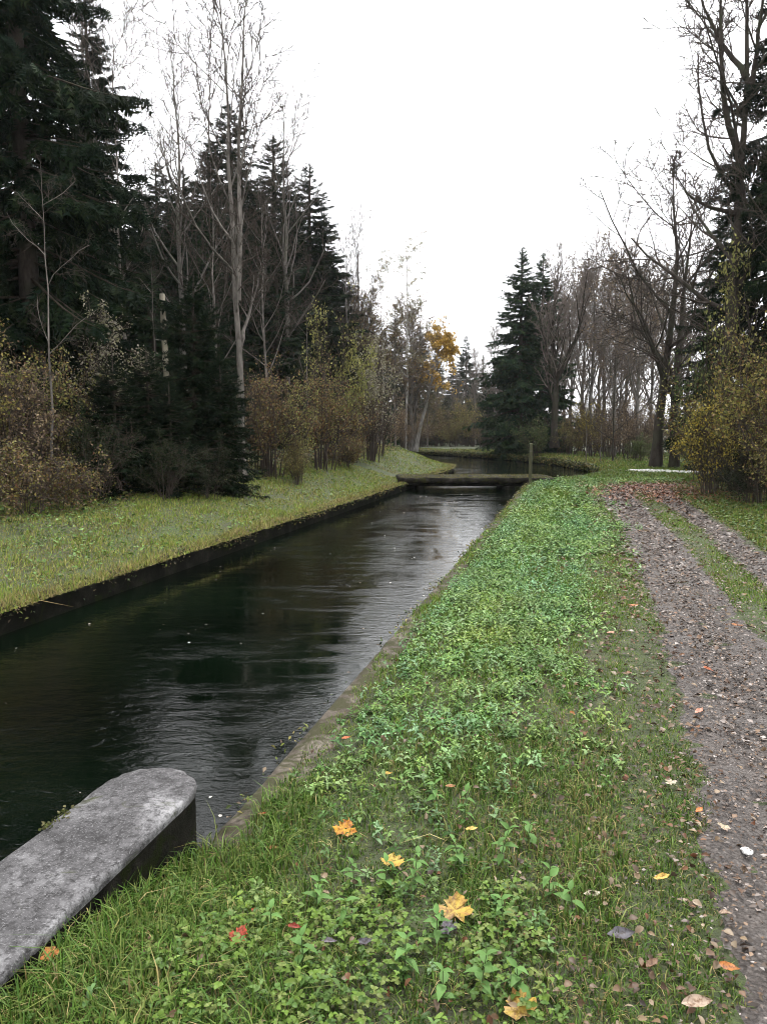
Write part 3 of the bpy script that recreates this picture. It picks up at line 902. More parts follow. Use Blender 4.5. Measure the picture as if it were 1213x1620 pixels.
BT = {'s1': bare_mesh(51, 15, 'slender', twig_r=.0125), 'b4': bare_mesh(59, 15, 'slender', .085, 'bark_mid', twig_r=.0125), 'b1': bare_mesh(52, 15, 'broom', twig_r=.013), 'b2': bare_mesh(53, 14, 'broom', bark='bark_grey', twig_r=.018), 'b3': bare_mesh(58, 13, 'broom', bark='bark_grey', twig_r=.017, leaf=BROWN, nleaf=2500, lsize=.12),
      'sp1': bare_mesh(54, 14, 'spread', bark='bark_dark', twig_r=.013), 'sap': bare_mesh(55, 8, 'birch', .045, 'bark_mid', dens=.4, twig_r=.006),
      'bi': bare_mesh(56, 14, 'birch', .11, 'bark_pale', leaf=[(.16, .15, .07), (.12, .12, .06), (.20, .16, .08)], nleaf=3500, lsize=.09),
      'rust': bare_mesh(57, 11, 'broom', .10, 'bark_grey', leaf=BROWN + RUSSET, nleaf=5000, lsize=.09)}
tree(BT['b4'], "bare_tree", 205, 25, 25, "grey bare tree fanning against the sky beside the towering black spruce")
tree(BT['s1'], "bare_tree", 298, 95, 29, "fine-twigged bare tree left of the pale twin-stemmed one")
tree(BT['s1'], "bare_tree", 455, 165, 33, "thin bare tree whose tip tops the stepped spruces")
tree(BT['b4'], "bare_tree", 345, 250, 24, "many-branched bare tree in front of the dark spruces")
tree(BT['b4'], "bare_tree", 425, 300, 27, "greyish twiggy tree right behind the pale twin-stemmed one", wide=1.2)
tree(BT['sap'], "sapling", 84, 250, 13.6, "thin pale sapling standing out against the black spruce", "sapling", wide=.85)
tree(BT['sap'], "sapling", 248, 400, 17.8, "pale slender sapling left of the broken dead trunk", "sapling", wide=.8)
tree(BT['sap'], "sapling", 487, 455, 26, "straight pale sapling behind the yellow-green shrub", "sapling", wide=.8)
tree(BT['s1'], "bare_tree", 548, 385, 40, "straight grey bare tree at the foot of the spruce slope, nearer of two")
tree(BT['s1'], "bare_tree", 568, 350, 46, "straight grey bare tree at the foot of the spruce slope, farther of two", wide=.8)
tree(BT['bi'], "birch_tree", 602, 415, 48, "birch with sparse brown leaves beside a taller sparse birch", wide=1.0)
tree(BT['bi'], "birch_tree", 640, 395, 54, "taller sparse birch whose thin crown hangs against the sky", wide=1.05)
tree(BT['rust'], "rusty_tree", 625, 500, 44, "rusty-leaved tree at the hedge end above the grass hump", "tree", wide=1.1)
tree(BT['rust'], "rusty_tree", 580, 470, 42, "brown-leaved tree behind the climber-draped shrub", "tree", wide=1.1)
tree(BT['rust'], "rusty_tree", 655, 540, 58, "reddish-brown tree in front of the leaning yellow birch", "tree", wide=1.2)
for k, (px, top, dp, lab) in enumerate([(596, 575, 33, "leftmost"), (606, 590, 33.8, "middle"), (618, 580, 34.6, "rightmost")]):
    tree(BT['sap'], "sapling", px, top, dp, "%s of three thin white saplings on the grass hump" % lab, "sapling", "three white saplings", wide=.7)

for px, top, dp, k, lab in [(566, 500, 43, 'rust', "brown-leaved tree closing the gap behind the tall yellowing shrub"), (598, 530, 50, 'b3', "grey-brown twiggy tree between the two birches"), (648, 490, 56, 'b3', "grey-brown twiggy tree right of the taller birch"), (676, 590, 66, 'rust', "low rusty tree at the foot of the golden birch")]:
    tree(BT[k], "rusty_tree" if k == 'rust' else "bare_tree", px, top, dp, lab, "tree", wide=1.5)

# broken dead trunk
def dead_trunk():
    d = 18.5; x = spot(267, d); root = empty("dead_trunk", (x, d, gz(x, d)))
    h = ztop(465, d) - gz(x, d); n = 10; z = np.linspace(0, h, n)
    P = np.stack([.03 * np.sin(z), .02 * np.cos(z), z], 1)[None]
    mb = MB(); tubes(mb, P, np.linspace(.085, .06, n)[None], 9, (1.1, 1.05, .9)); mb.build("stem", M['bark_pale'], root, True)
    mb = MB(); rg = np.random.default_rng(3)
    p, r = grow(rg, P, np.full((1, n), .02), 5, .5, .95, (70, 95), .08, 3, 0, .05, .5, 0, .012); 
    for k in range(len(p)):
        mb = MB(); tubes(mb, p[k:k + 1], r[k:k + 1], 4, (1, 1, 1)); mb.build("branch_stub", M['bark_pale'], root)
    tag(root, "pale broken dead trunk without a top among dark young spruces", "dead trunk")
dead_trunk()

# leaning birch with the golden crown
D = 58.0
x0 = spot(657, D)
def wq(px, py): return (spot(px, D) - x0, 0.0, ztop(py, D) - .9)
gold = bare_mesh(61, 11, 'birch', bark='bark_pale', trunks=[([(0, 0, 0), wq(668, 640), wq(682, 580), wq(690, 545), wq(700, 500)], .16)], leaf=[(.60, .36, .06), (.66, .44, .12), (.52, .30, .05), (.58, .42, .16)], nleaf=7500, lsize=.17, dens=1.6, t0=.5)
put(gold[0], "birch_tree", x0, D, 0, (1, 1, 1), "leaning pale birch with a golden orange crown", "birch tree")

# right-hand side
D = 33.0
x0 = spot(1045, D)
def wr(px, py, y=0.): return (spot(px, D) - x0, y, ztop(py, D) - .05)
twr = bare_mesh(71, 12, 'spread', bark='bark_dark', twig_r=.019, dens=.95, trunks=[
    ([wr(1036, 742), wr(1040, 640), wr(1048, 560), wr(1056, 470), wr(1056, 390), wr(1048, 330), wr(1046, 262)], .24),
    ([wr(1060, 742, -.4), wr(1058, 650, -.3), wr(1062, 560, -.2), wr(1072, 470, .2), wr(1082, 380, .5), wr(1090, 300, .6)], .20),
    ([wr(1046, 600), wr(1020, 550, -.5), wr(995, 505, -1), wr(965, 470, -1.3), wr(955, 440, -1.3)], .13)])
put(twr[0], "bare_tree", x0, D, 0, (1, 1, 1), "dark twin-trunked tree with crooked limbs beside the gravel lane", "tree")
D = 23.5
x0 = spot(1150, D)
def wt(px, py, y=0.): return (spot(px, D) - x0, y, ztop(py, D))
tall = bare_mesh(72, 15, 'fine', bark='bark_dark', twig_r=.0165, dens=.9, trunks=[
    ([wt(1140, 760), wt(1142, 560), wt(1146, 420), wt(1150, 300), wt(1152, 160), wt(1146, 40), wt(1140, -120)], .23),
    ([wt(1148, 250), wt(1118, 200, -.3), wt(1100, 130, -.6), wt(1090, 40, -.8), wt(1085, -60, -1)], .11),
    ([wt(1140, 335), wt(1090, 330, -.4), wt(1055, 320, -.8), wt(1020, 270, -1)], .075),
    ([wt(1150, 120), wt(1120, 60, .3), wt(1095, 0, .5), wt(1070, -80, .6)], .09),
    ([wt(1151, 170), wt(1170, 90, .3), wt(1180, -20, .5), wt(1185, -120, .5)], .10)])
put(tall[0], "bare_tree", x0, D, 0, (1, 1, 1), "tallest dark bare tree rising above the right-hand bushes", "tree")

D = 47.0
x0 = spot(876, D)
def wf(px, py, y=0.): return (spot(px, D) - x0, y, ztop(py, D) - .05)
fork = bare_mesh(73, 12, 'broom', bark='bark_dark', twig_r=.018, trunks=[
    ([wf(876, 708), wf(875, 640), wf(876, 590), wf(868, 520), wf(872, 460), wf(876, 420)], .24),
    ([wf(876, 595), wf(890, 565), wf(908, 530), wf(915, 480), wf(920, 430)], .17)])
put(fork[0], "bare_tree", x0, D, 0, (1, 1, 1), "forked bare tree standing right of the spruce pair", "tree")
tree(BT['b2'], "bare_tree", 930, 398, 50, "grey twiggy tree behind the yellow shrub across the bend", wide=1.1)
tree(BT['b3'], "bare_tree", 968, 405, 45, "brownish twiggy tree left of the twin-trunked tree", wide=1.15)
tree(BT['b3'], "bare_tree", 1003, 425, 41, "broom-like bare tree close left of the twin-trunked tree", wide=1.15)
tree(BT['b1'], "bare_tree", 900, 455, 58, "faint bare tree seen between the forked tree and the twiggy ones", wide=1.2)
tree(BT['sp1'], "bare_tree", 968, 560, 36, "small dark leaning tree before the twiggy trees", wide=.8)
tree(BT['sap'], "sapling", 925, 560, 38, "straight pale sapling in front of the yellow shrub", "sapling", wide=.7)
tree(BT['sap'], "sapling", 948, 620, 37, "short crooked sapling between the yellow shrub and the leaning tree", "sapling")
tree(BT['sp1'], "bare_tree", 1235, 120, 20, "dark bare tree mostly hidden by the right-hand spruce")
tg = "bare trees of the far wood"
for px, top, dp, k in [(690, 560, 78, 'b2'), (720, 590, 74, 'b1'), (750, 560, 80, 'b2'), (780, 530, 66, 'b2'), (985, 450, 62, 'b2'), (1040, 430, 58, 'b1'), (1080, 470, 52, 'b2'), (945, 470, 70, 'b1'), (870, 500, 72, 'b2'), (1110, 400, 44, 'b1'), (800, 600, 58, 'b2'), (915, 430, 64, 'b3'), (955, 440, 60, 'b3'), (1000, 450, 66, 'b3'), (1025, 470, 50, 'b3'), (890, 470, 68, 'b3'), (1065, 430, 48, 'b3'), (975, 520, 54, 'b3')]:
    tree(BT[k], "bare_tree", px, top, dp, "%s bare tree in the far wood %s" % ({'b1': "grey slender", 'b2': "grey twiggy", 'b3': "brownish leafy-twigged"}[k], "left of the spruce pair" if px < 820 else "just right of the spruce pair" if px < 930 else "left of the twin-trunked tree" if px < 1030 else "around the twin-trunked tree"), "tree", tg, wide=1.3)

# --- shrubs
SH = {'russet': shrub_mesh(81, 3, 3, RUSSET), 'olive': shrub_mesh(82, 3, 3, OLIVE, 5200), 'yellow': shrub_mesh(83, 2.6, 2.6, YELLOW + OLIVE, 3600), 'ygreen': shrub_mesh(84, 3, 2.8, YGREEN, 3200, .065),
      'brown': shrub_mesh(85, 3, 3, BROWN, 3000), 'dark': shrub_mesh(86, 2.4, 2.8, DARKG, 5200), 'pale': shrub_mesh(87, 4, 2.8, PALE, 4200, .06, 18, 1.0, 2.6), 'mixed': shrub_mesh(88, 3, 3, OLIVE + RUSSET + YGREEN, 5200),
      'green': shrub_mesh(89, 2, 2.4, GREEN, 4200), 'bramble': shrub_mesh(90, 1.3, 2.4, RUSSET + BROWN + OLIVE, 3600, .05, 20), 'gold': shrub_mesh(91, 2, 1.6, YELLOW + OLIVE[:2], 2600, .06)}
def shrub(k, px, depth, h, label, wide=1.0, group=None, name="shrub", cat="shrub"):
    proto, H = SH[k]; x = spot(px, depth); s = h / H
    put(proto, name, x, depth, RNG.uniform(0, 6.28), (s * wide, s * wide, s), label, cat, group)
shrub('brown', 15, 13.2, 2.9, "brown twiggy shrub at the picture's left border of the hedge")
shrub('olive', -70, 12.4, 3.2, "olive shrub cut off by the picture's left border")
shrub('mixed', 82, 14.8, 3.0, "olive-brown shrub around the thin pale sapling")
shrub('bramble', 40, 11.9, 1.3, "low rusty bramble in front of the brown twiggy shrub", 1.1, name="bramble_bush", cat="bramble")
shrub('bramble', 95, 12.9, 1.0, "low brown bramble at the foot of the olive-brown shrub", 1.1, name="bramble_bush", cat="bramble")
shrub('dark', 150, 14.0, 1.7, "low blackish evergreen bush under the short young spruce")
shrub('dark', 260, 14.6, 1.3, "low dark evergreen bush at the grass edge below the young spruces")
shrub('dark', 330, 15.6, 1.3, "dark evergreen bush at the right foot of the young spruces")
shrub('pale', 178, 16.6, 3.7, "shrub covered in pale fluffy seed heads above the dark young spruces")
shrub('russet', 425, 20.5, 3.4, "russet shrub at the foot of the twin-stemmed tree")
shrub('ygreen', 468, 21.0, 2.6, "yellow-green shrub among the russet ones on the bank", .8)
shrub('brown', 405, 21.5, 3.2, "brown twiggy shrub behind the twin-stemmed tree", 1.0)
shrub('russet', 508, 23.5, 3.6, "dense russet shrub in the middle of the bank hedge")
shrub('mixed', 470, 20.0, 1.4, "low olive bush at the grass edge under the yellow-green shrub", .9)
shrub('ygreen', 528, 26.5, 5.2, "tall yellowing shrub sticking out of the hedge", .62)
shrub('pale', 588, 28.5, 4.4, "shrub draped with pale climber, last in the bank hedge", .8)
shrub('russet', 555, 27.0, 3.0, "dark reddish shrub between the yellowing one and the climber")
shrub('brown', 600, 31.5, 3.0, "thin brown shrub by the three white saplings")
shrub('brown', 640, 38.0, 2.4, "brown twiggy shrub on top of the grass hump")
shrub('bramble', 545, 25.0, 1.2, "low bramble at the grass edge beneath the reddish shrub", name="bramble_bush", cat="bramble")
fs = "shrubs under the far trees"
for px, dp, h, k in [(655, 62, 3.5, 'brown'), (690, 70, 4, 'russet'), (715, 66, 2.6, 'mixed'), (745, 70, 4.6, 'olive'), (772, 60, 3, 'brown'), (800, 56, 2.6, 'russet'), (890, 50, 3, 'brown'), (960, 42, 2.8, 'brown'), (1000, 40, 3.0, 'brown'), (1025, 44, 2.6, 'russet'), (905, 46, 2.4, 'mixed'), (982, 46, 4, 'brown'), (725, 80, 5, 'brown'), (675, 76, 5, 'olive'), (668, 68, 3.2, 'mixed'), (702, 72, 3.5, 'dark'), (730, 74, 4, 'dark'), (655, 74, 4, 'dark'), (760, 72, 3.6, 'dark'), (790, 66, 3, 'dark'), (690, 82, 6, 'dark'), (745, 86, 6, 'dark'), (870, 56, 4.5, 'brown'), (915, 60, 5, 'brown'), (960, 58, 5.5, 'brown'), (1010, 54, 5, 'brown'), (1050, 50, 4, 'brown'), (1080, 44, 3.2, 'mixed'), (940, 52, 4, 'russet'), (1035, 39, 2.6, 'brown')]:
    shrub(k, px, dp, h, "%s shrub under the far trees %s" % ({'brown': "brown", 'russet': "russet", 'mixed': "olive-brown", 'olive': "olive", 'dark': "dark evergreen"}[k], "around the golden birch" if px < 735 else "left of the spruce pair" if px < 815 else "right of the spruce pair" if px < 985 else "near the twin-trunked tree"), 1.25, fs)
shrub('green', 842, 46, 2.4, "green bush under the spruce pair across the bend", 1.2)
shrub('yellow', 936, 43, 3.3, "yellow-leaved shrub under the twiggy trees across the bend", 1.0)
shrub('green', 1010, 36.5, 1.3, "low green bush left of the twin-trunked tree", 1.2)
shrub('mixed', 1175, 19.5, 4.3, "big olive-brown bush behind the track's right side", 1.0)
shrub('olive', 1225, 17.0, 4.4, "olive bush cut off by the picture's right border", 1.0)
shrub('olive', 1130, 20.5, 2.9, "rounded olive bush at the bend of the track", .9)
shrub('gold', 1122, 19.2, 2.5, "small golden-yellow bush before the rounded olive one", .8)
shrub('ygreen', 1185, 20.5, 6.4, "tall bush with yellow-green leaves high up beside the dark spruce", .6)
shrub('green', 1112, 24.5, 4.6, "leafy green bush hanging beside the twin-trunked tree", .55)
shrub('dark', 1190, 17.0, 1.5, "low dark bush at the foot of the big olive-brown one", 1.2)
shrub('mixed', 1250, 15.3, 2.6, "dense bush just outside the track near the right border", 1.0)

# ------------------------------------------------------------------ grass, herbs, litter
def scatter(rg, n, x0, x1, y0, y1):
    return rg.uniform(x0, x1, n), rg.uniform(y0, y1, n)

def on_rut(x, y):
    t = x - path_left_x(y)
    c = .96
    e = .06 * noise2(x, y, 6, 2)
    return (y < 22.5) & (((t * c > -.06 + e) & (t * c < .66 + e)) | ((t * c > 1.18 + e) & (t * c < 1.68 + e)))

def in_view(x, y, m=.10):
    u = x / np.maximum(y, .1)
    return (np.abs(u) < .5 + m + .6 / np.maximum(y, .5))

def pier_zone(x, y):
    """the foot of the pier, where turf grows right up against the concrete"""
    t = (x + .95) - SL * (y - 3.29)
    return (y < 3.05) & (t > .235) & (t < .75)

def off_land(x, y):
    return inside(x, y, CANAL) & ~pier_zone(x, y)

def right_grass():
    rg = np.random.default_rng(100)
    g1 = MB()
    for (ya, yb, dens, hw, fine) in [(1.5, 2.6, 11000, .0040, True), (2.6, 4.0, 9000, .0044, True), (4.0, 5.6, 7000, .0062, False), (5.6, 9, 4600, .009, False), (9, 15, 2800, .0135, False), (15, 24, 1500, .020, False), (24, 36, 500, .026, False)]:
        xa, xb = -1.7 + SL * (ya - 3), min(3.6 + .34 * yb, .62 * yb + .9)
        n = int(dens * (xb - xa) * (yb - ya)); x, y = scatter(rg, n, xa, xb, ya, yb)
        ok = in_view(x, y) & ~off_land(x, y) & ~on_rut(x, y)
        dr = pdist(x, y, RIGHT)
        e = np.interp(y, [3, 4.5, 7, 11], [.13, .07, .0, -.04])
        ok &= (dr > e + .09 * np.abs(noise2(x, y, 5, 1))) | pier_zone(x, y)
        t = x - path_left_x(y)
        worn = np.exp(-(np.clip(-t, 0, 9) / .15) ** 2) * .3 * (y < 6) + .30 * (noise2(x, y, 3.4, 5) > .35) * (y < 6)
        worn = np.where((t > 0) & (t < 1.9), .15, worn)
        ok &= rg.random(n) > np.maximum(worn, .6 * sstep(.2, .6, dr) * (1 - sstep(-1.0, -.4, t)) * sstep(3.8, 4.8, y) * (y < 15))
        x, y, dr, t = x[ok], y[ok], dr[ok], t[ok]; n = len(x)
        P = np.stack([x, y, ground_z(x, y) - .005], 1)
        lush = sstep(.2, .9, dr) * (1 - sstep(-1.1, -.5, t)) * sstep(4.0, 5.5, y)
        long_ = (1 - sstep(.35, 1.5, x + .9 - SL * (y - 3))) * (1 - sstep(3.2, 4.2, y))       # long grass by the pier
        h = (.032 + .045 * lush + 0.045 * long_ * np.clip(.6 + noise2(x, y, 3.1, 6), 0, 1.4) + .022 * np.clip(noise2(x, y, 2.4, 8), -1, 1) + .012 * noise2(x, y, 9, 2)) * rg.uniform(.45, 1.5, n)
        h = np.where(t > -.4, h * np.interp(y, [4, 8], [.7, .9]), h)
        tall = (rg.random(n) < .03) & (t < -.4); h = np.where(tall, h * 1.8, h)
        h = np.maximum(h, .014)
        dryp = .10 + .10 * (t > -.7) + .22 * np.clip(noise2(x, y, 1.3, 10), 0, 1) + .12 * (y > 8) * (1 - lush)
        dry = rg.random(n) < dryp
        blades(g1, rg, P[~dry], h[~dry], rg.uniform(.7, 1.4, (~dry).sum()) * hw, PAL_NEAR_SHADED if yb <= 4 else PAL_GRASS, 1.0 if fine else .75, fine)
        blades(g1, rg, P[dry], h[dry] * .9, rg.uniform(.6, 1.2, dry.sum()) * hw, PAL_DRY + PAL_STRAW, 1.1, fine)
    tag(g1.build("meadow_grass", M['grass']), "short autumn grass on the bank between canal and track", "grass", kind="stuff")
right_grass()

def herb_leaves(mb, rg, P, l, w, pal, tilt=.55, fold=.3, d=None):
    """lance-shaped leaves with a midrib fold, four faces each"""
    n = len(P)
    if d is None:
        a = rg.uniform(0, 2 * np.pi, n); el = rg.normal(-.05, tilt * .6, n)
        d = np.stack([np.cos(a) * np.cos(el), np.sin(a) * np.cos(el), np.sin(el)], 1)
    up = nrm(np.array([[0, 0, 1.]]) + rg.normal(0, tilt * .5, (n, 3)))
    s = nrm(np.cross(d, up)); nn = np.cross(s, d)
    l = l[:, None]; w = w[:, None]
    V = np.stack([P, P + d * l * .4 + s * w * .5 + nn * w * fold, P + d * l * .45, P + d * l * .4 - s * w * .5 + nn * w * fold, P + d * l - nn * l * .18], 1)
    i = np.arange(n)[:, None] * 5
    F = np.concatenate([i + np.array([[0, 1, 2]]), i + np.array([[0, 2, 3]]), i + np.array([[1, 4, 2]]), i + np.array([[2, 4, 3]])])
    pal = np.asarray(pal, float)
    c = pal[rg.integers(0, len(pal), n)] * rg.uniform(.65, 1.3, (n, 1))
    mb.add(V, F, np.repeat(c, 5, 0))

def leaf2(mb, rg, P, l, w, pal, tilt=.55, fold=.3, d=None):
    n = len(P)
    if d is None:
        a = rg.uniform(0, 2 * np.pi, n); el = rg.normal(-.05, tilt * .6, n)
        d = np.stack([np.cos(a) * np.cos(el), np.sin(a) * np.cos(el), np.sin(el)], 1)
    up = nrm(np.array([[0, 0, 1.]]) + rg.normal(0, tilt * .5, (n, 3)))
    s = nrm(np.cross(d, up)); nn = np.cross(s, d); l = l[:, None]; w = w[:, None]
    V = np.stack([P, P + d * l * .45 + s * w * .5 + nn * w * fold, P + d * l, P + d * l * .45 - s * w * .5 + nn * w * fold], 1)
    i = np.arange(n)[:, None] * 4
    pal = np.asarray(pal, float); c = pal[rg.integers(0, len(pal), n)] * rg.uniform(.65, 1.3, (n, 1))
    mb.add(V, np.concatenate([i + np.array([[0, 1, 2]]), i + np.array([[0, 2, 3]])]), np.repeat(c, 4, 0))

def leaf8(mb, rg, P, d, up, l, w, c):
    """rounded-lance leaves, eight outline points, drooping tip"""
    n = len(P); s = nrm(np.cross(d, up)); nn = np.cross(s, d)
    l = l[:, None]; w = w[:, None]
    rows = [P]
    for x, k, z in ((.2, .75, .03), (.5, 1.0, .02), (.8, .55, -.07)):
        rows += [P + d * l * x + s * w * .5 * k + nn * (l * z + w * .16 * k), P + d * l * x + nn * l * z, P + d * l * x - s * w * .5 * k + nn * (l * z + w * .16 * k)]
    rows.append(P + d * l - nn * l * .17)
    V = np.stack(rows, 1)
    i = np.arange(n)[:, None] * 11
    T = np.concatenate([i + np.array([[a, b, e]]) for a, b, e in ((0, 1, 2), (0, 2, 3), (7, 10, 8), (8, 10, 9))])
    Q = np.concatenate([i + np.array([[a, b, e, f]]) for a, b, e, f in ((1, 4, 5, 2), (2, 5, 6, 3), (4, 7, 8, 5), (5, 8, 9, 6))])
    v0 = mb.n; mb.add(V, T, np.repeat(c, 11, 0)); mb.f.append(Q + v0)

def plants(mb, rg, x, y, h, L, pairs, pal, near):
    """upright herbs: opposite leaf pairs up a stem, each pair turned a quarter"""
    n = len(x)
    if n == 0: return
    z = ground_z(x, y); lean = rg.normal(0, .16, (n, 2)); az = rg.uniform(0, 6.28, n)
    pal = np.asarray(pal, float); pc_ = pal[rg.integers(0, len(pal), n)] * rg.uniform(.7, 1.25, (n, 1))
    pt = np.clip(noise2(x, y, 1.15, 17), -1, 1)[:, None]
    pc_ = pc_ * (1 + pt * np.array([[-.16, .0, .25]])) * (1 + .2 * np.clip(noise2(x, y, 2.7, 19), -1, 1))[:, None]
    for k in range(pairs):
        t = .30 + .70 * k / max(pairs - 1, 1)
        base = np.stack([x + lean[:, 0] * h * t, y + lean[:, 1] * h * t, z + h * t], 1)
        for sd in (0, math.pi):
            a = az + k * 1.571 + sd + rg.normal(0, .3, n)
            el = rg.normal(.15 if k < pairs - 1 else .6, .28, n) - .35 * (1 - t)
            d = np.stack([np.cos(a) * np.cos(el), np.sin(a) * np.cos(el), np.sin(el)], 1)
            l = L * (1.05 - .55 * t ** 3) * rg.uniform(.7, 1.2, n); w = l * rg.uniform(.38, .55, n)
            c = pc_ * rg.uniform(.8, 1.2, (n, 1)) * (1.15 if k == pairs - 1 else 1)
            if near == 2: leaf8(mb, rg, base, d, nrm(np.array([[0, 0, 1.]]) + rg.normal(0, .2, (n, 3))), l, w, c)
            else:
                (herb_leaves if near else leaf2)(mb, rg, base, l, w, [(1, 1, 1)], .4, .28, d); mb.c[-1] = np.repeat(c, 5 if near else 4, 0).astype(np.float32)

PAL_HERB = [(.09, .17, .045), (.125, .215, .07), (.062, .13, .028), (.18, .275, .12), (.12, .195, .04), (.155, .23, .065)]
def right_herbs():
    rg = np.random.default_rng(101)
    mb = MB()
    for (ya, yb, dens, L, pairs, near) in [(1.6, 3.4, 260, .034, 4, 2), (3.4, 5.2, 620, .042, 4, 1), (5.2, 9, 640, .054, 3, 1), (9, 15, 380, .075, 3, 0), (15, 25, 190, .10, 3, 0)]:
        xa, xb = -1.2 + SL * (ya - 3), 2.2 + .30 * yb
        n = int(dens * (xb - xa) * (yb - ya)); x, y = scatter(rg, n, xa, xb, ya, yb)
        t = x - path_left_x(y); dr = pdist(x, y, RIGHT)
        lush = sstep(.10, .4, dr) * (1 - sstep(-1.15, -.35, t - np.interp(y, [6, 11], [0, .4]) + .40 * noise2(x, y, 1.7, 13)))
        near_p = np.interp(y, [1.6, 3, 3.7, 4.6], [.36, .34, .6, 1.0])
        prob = lush * near_p * np.clip(.78 + .6 * noise2(x, y, 1.6, 9) + .35 * noise2(x, y, 5.2, 11), .18, 1) * np.interp(y, [10, 18], [1, .55])
        ok = in_view(x, y) & ~inside(x, y, CANAL) & (rg.random(n) < prob) & (dr > .15)
        x, y, lush = x[ok], y[ok], lush[ok]; n = len(x)
        h = (.05 + .08 * rg.random(n)) * np.clip(.9 + .5 * noise2(x, y, 3.5, 12), .4, 1.5) * np.interp(y, [2, 4, 6], [.7, .85, 1.1])
        plants(mb, rg, x, y, h, L * rg.uniform(.7, 1.25, n), pairs, np.array(PAL_HERB) * (np.array([.66, .68, .70]) if near == 2 else 1), near)  # shade among the nearest herbs is mixed into their colour
    # clover carpet at the very front: three small round leaflets on each stalk
    n = 3800; x, y = scatter(rg, n, -1.4, .75, 1.5, 2.6)
    ok = (noise2(x, y, 2.2, 15) - .5 * sstep(2.0, 2.6, y) > -.12 + .6 * (rg.random(n) - .5)) & (x - path_left_x(y) < -.55) & (pdist(x, y, RIGHT) > .10) & ~inside(x, y, CANAL)
    x, y = x[ok], y[ok]; n = len(x)
    P = np.stack([x, y, ground_z(x, y) + rg.uniform(.02, .06, n)], 1); a0 = rg.uniform(0, 6.28, n); L = rg.uniform(.011, .020, n)
    c0 = np.array([(.08, .132, .02), (.10, .16, .03), (.06, .11, .025), (.12, .152, .042)])[rg.integers(0, 4, n)] * rg.uniform(.7, 1.2, (n, 1))  # clover greens also carry the shade between plants
    for k in range(3):
        a = a0 + k * 2.094 + rg.normal(0, .2, n); el = rg.normal(.1, .3, n)
        d = np.stack([np.cos(a) * np.cos(el), np.sin(a) * np.cos(el), np.sin(el)], 1)
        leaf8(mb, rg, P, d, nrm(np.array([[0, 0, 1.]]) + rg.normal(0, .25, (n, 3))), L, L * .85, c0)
    tag(mb.build("ground_cover", M['herb']), "lush nettle-like ground cover on the near bank beside the canal", "ground cover", kind="stuff")
right_herbs()

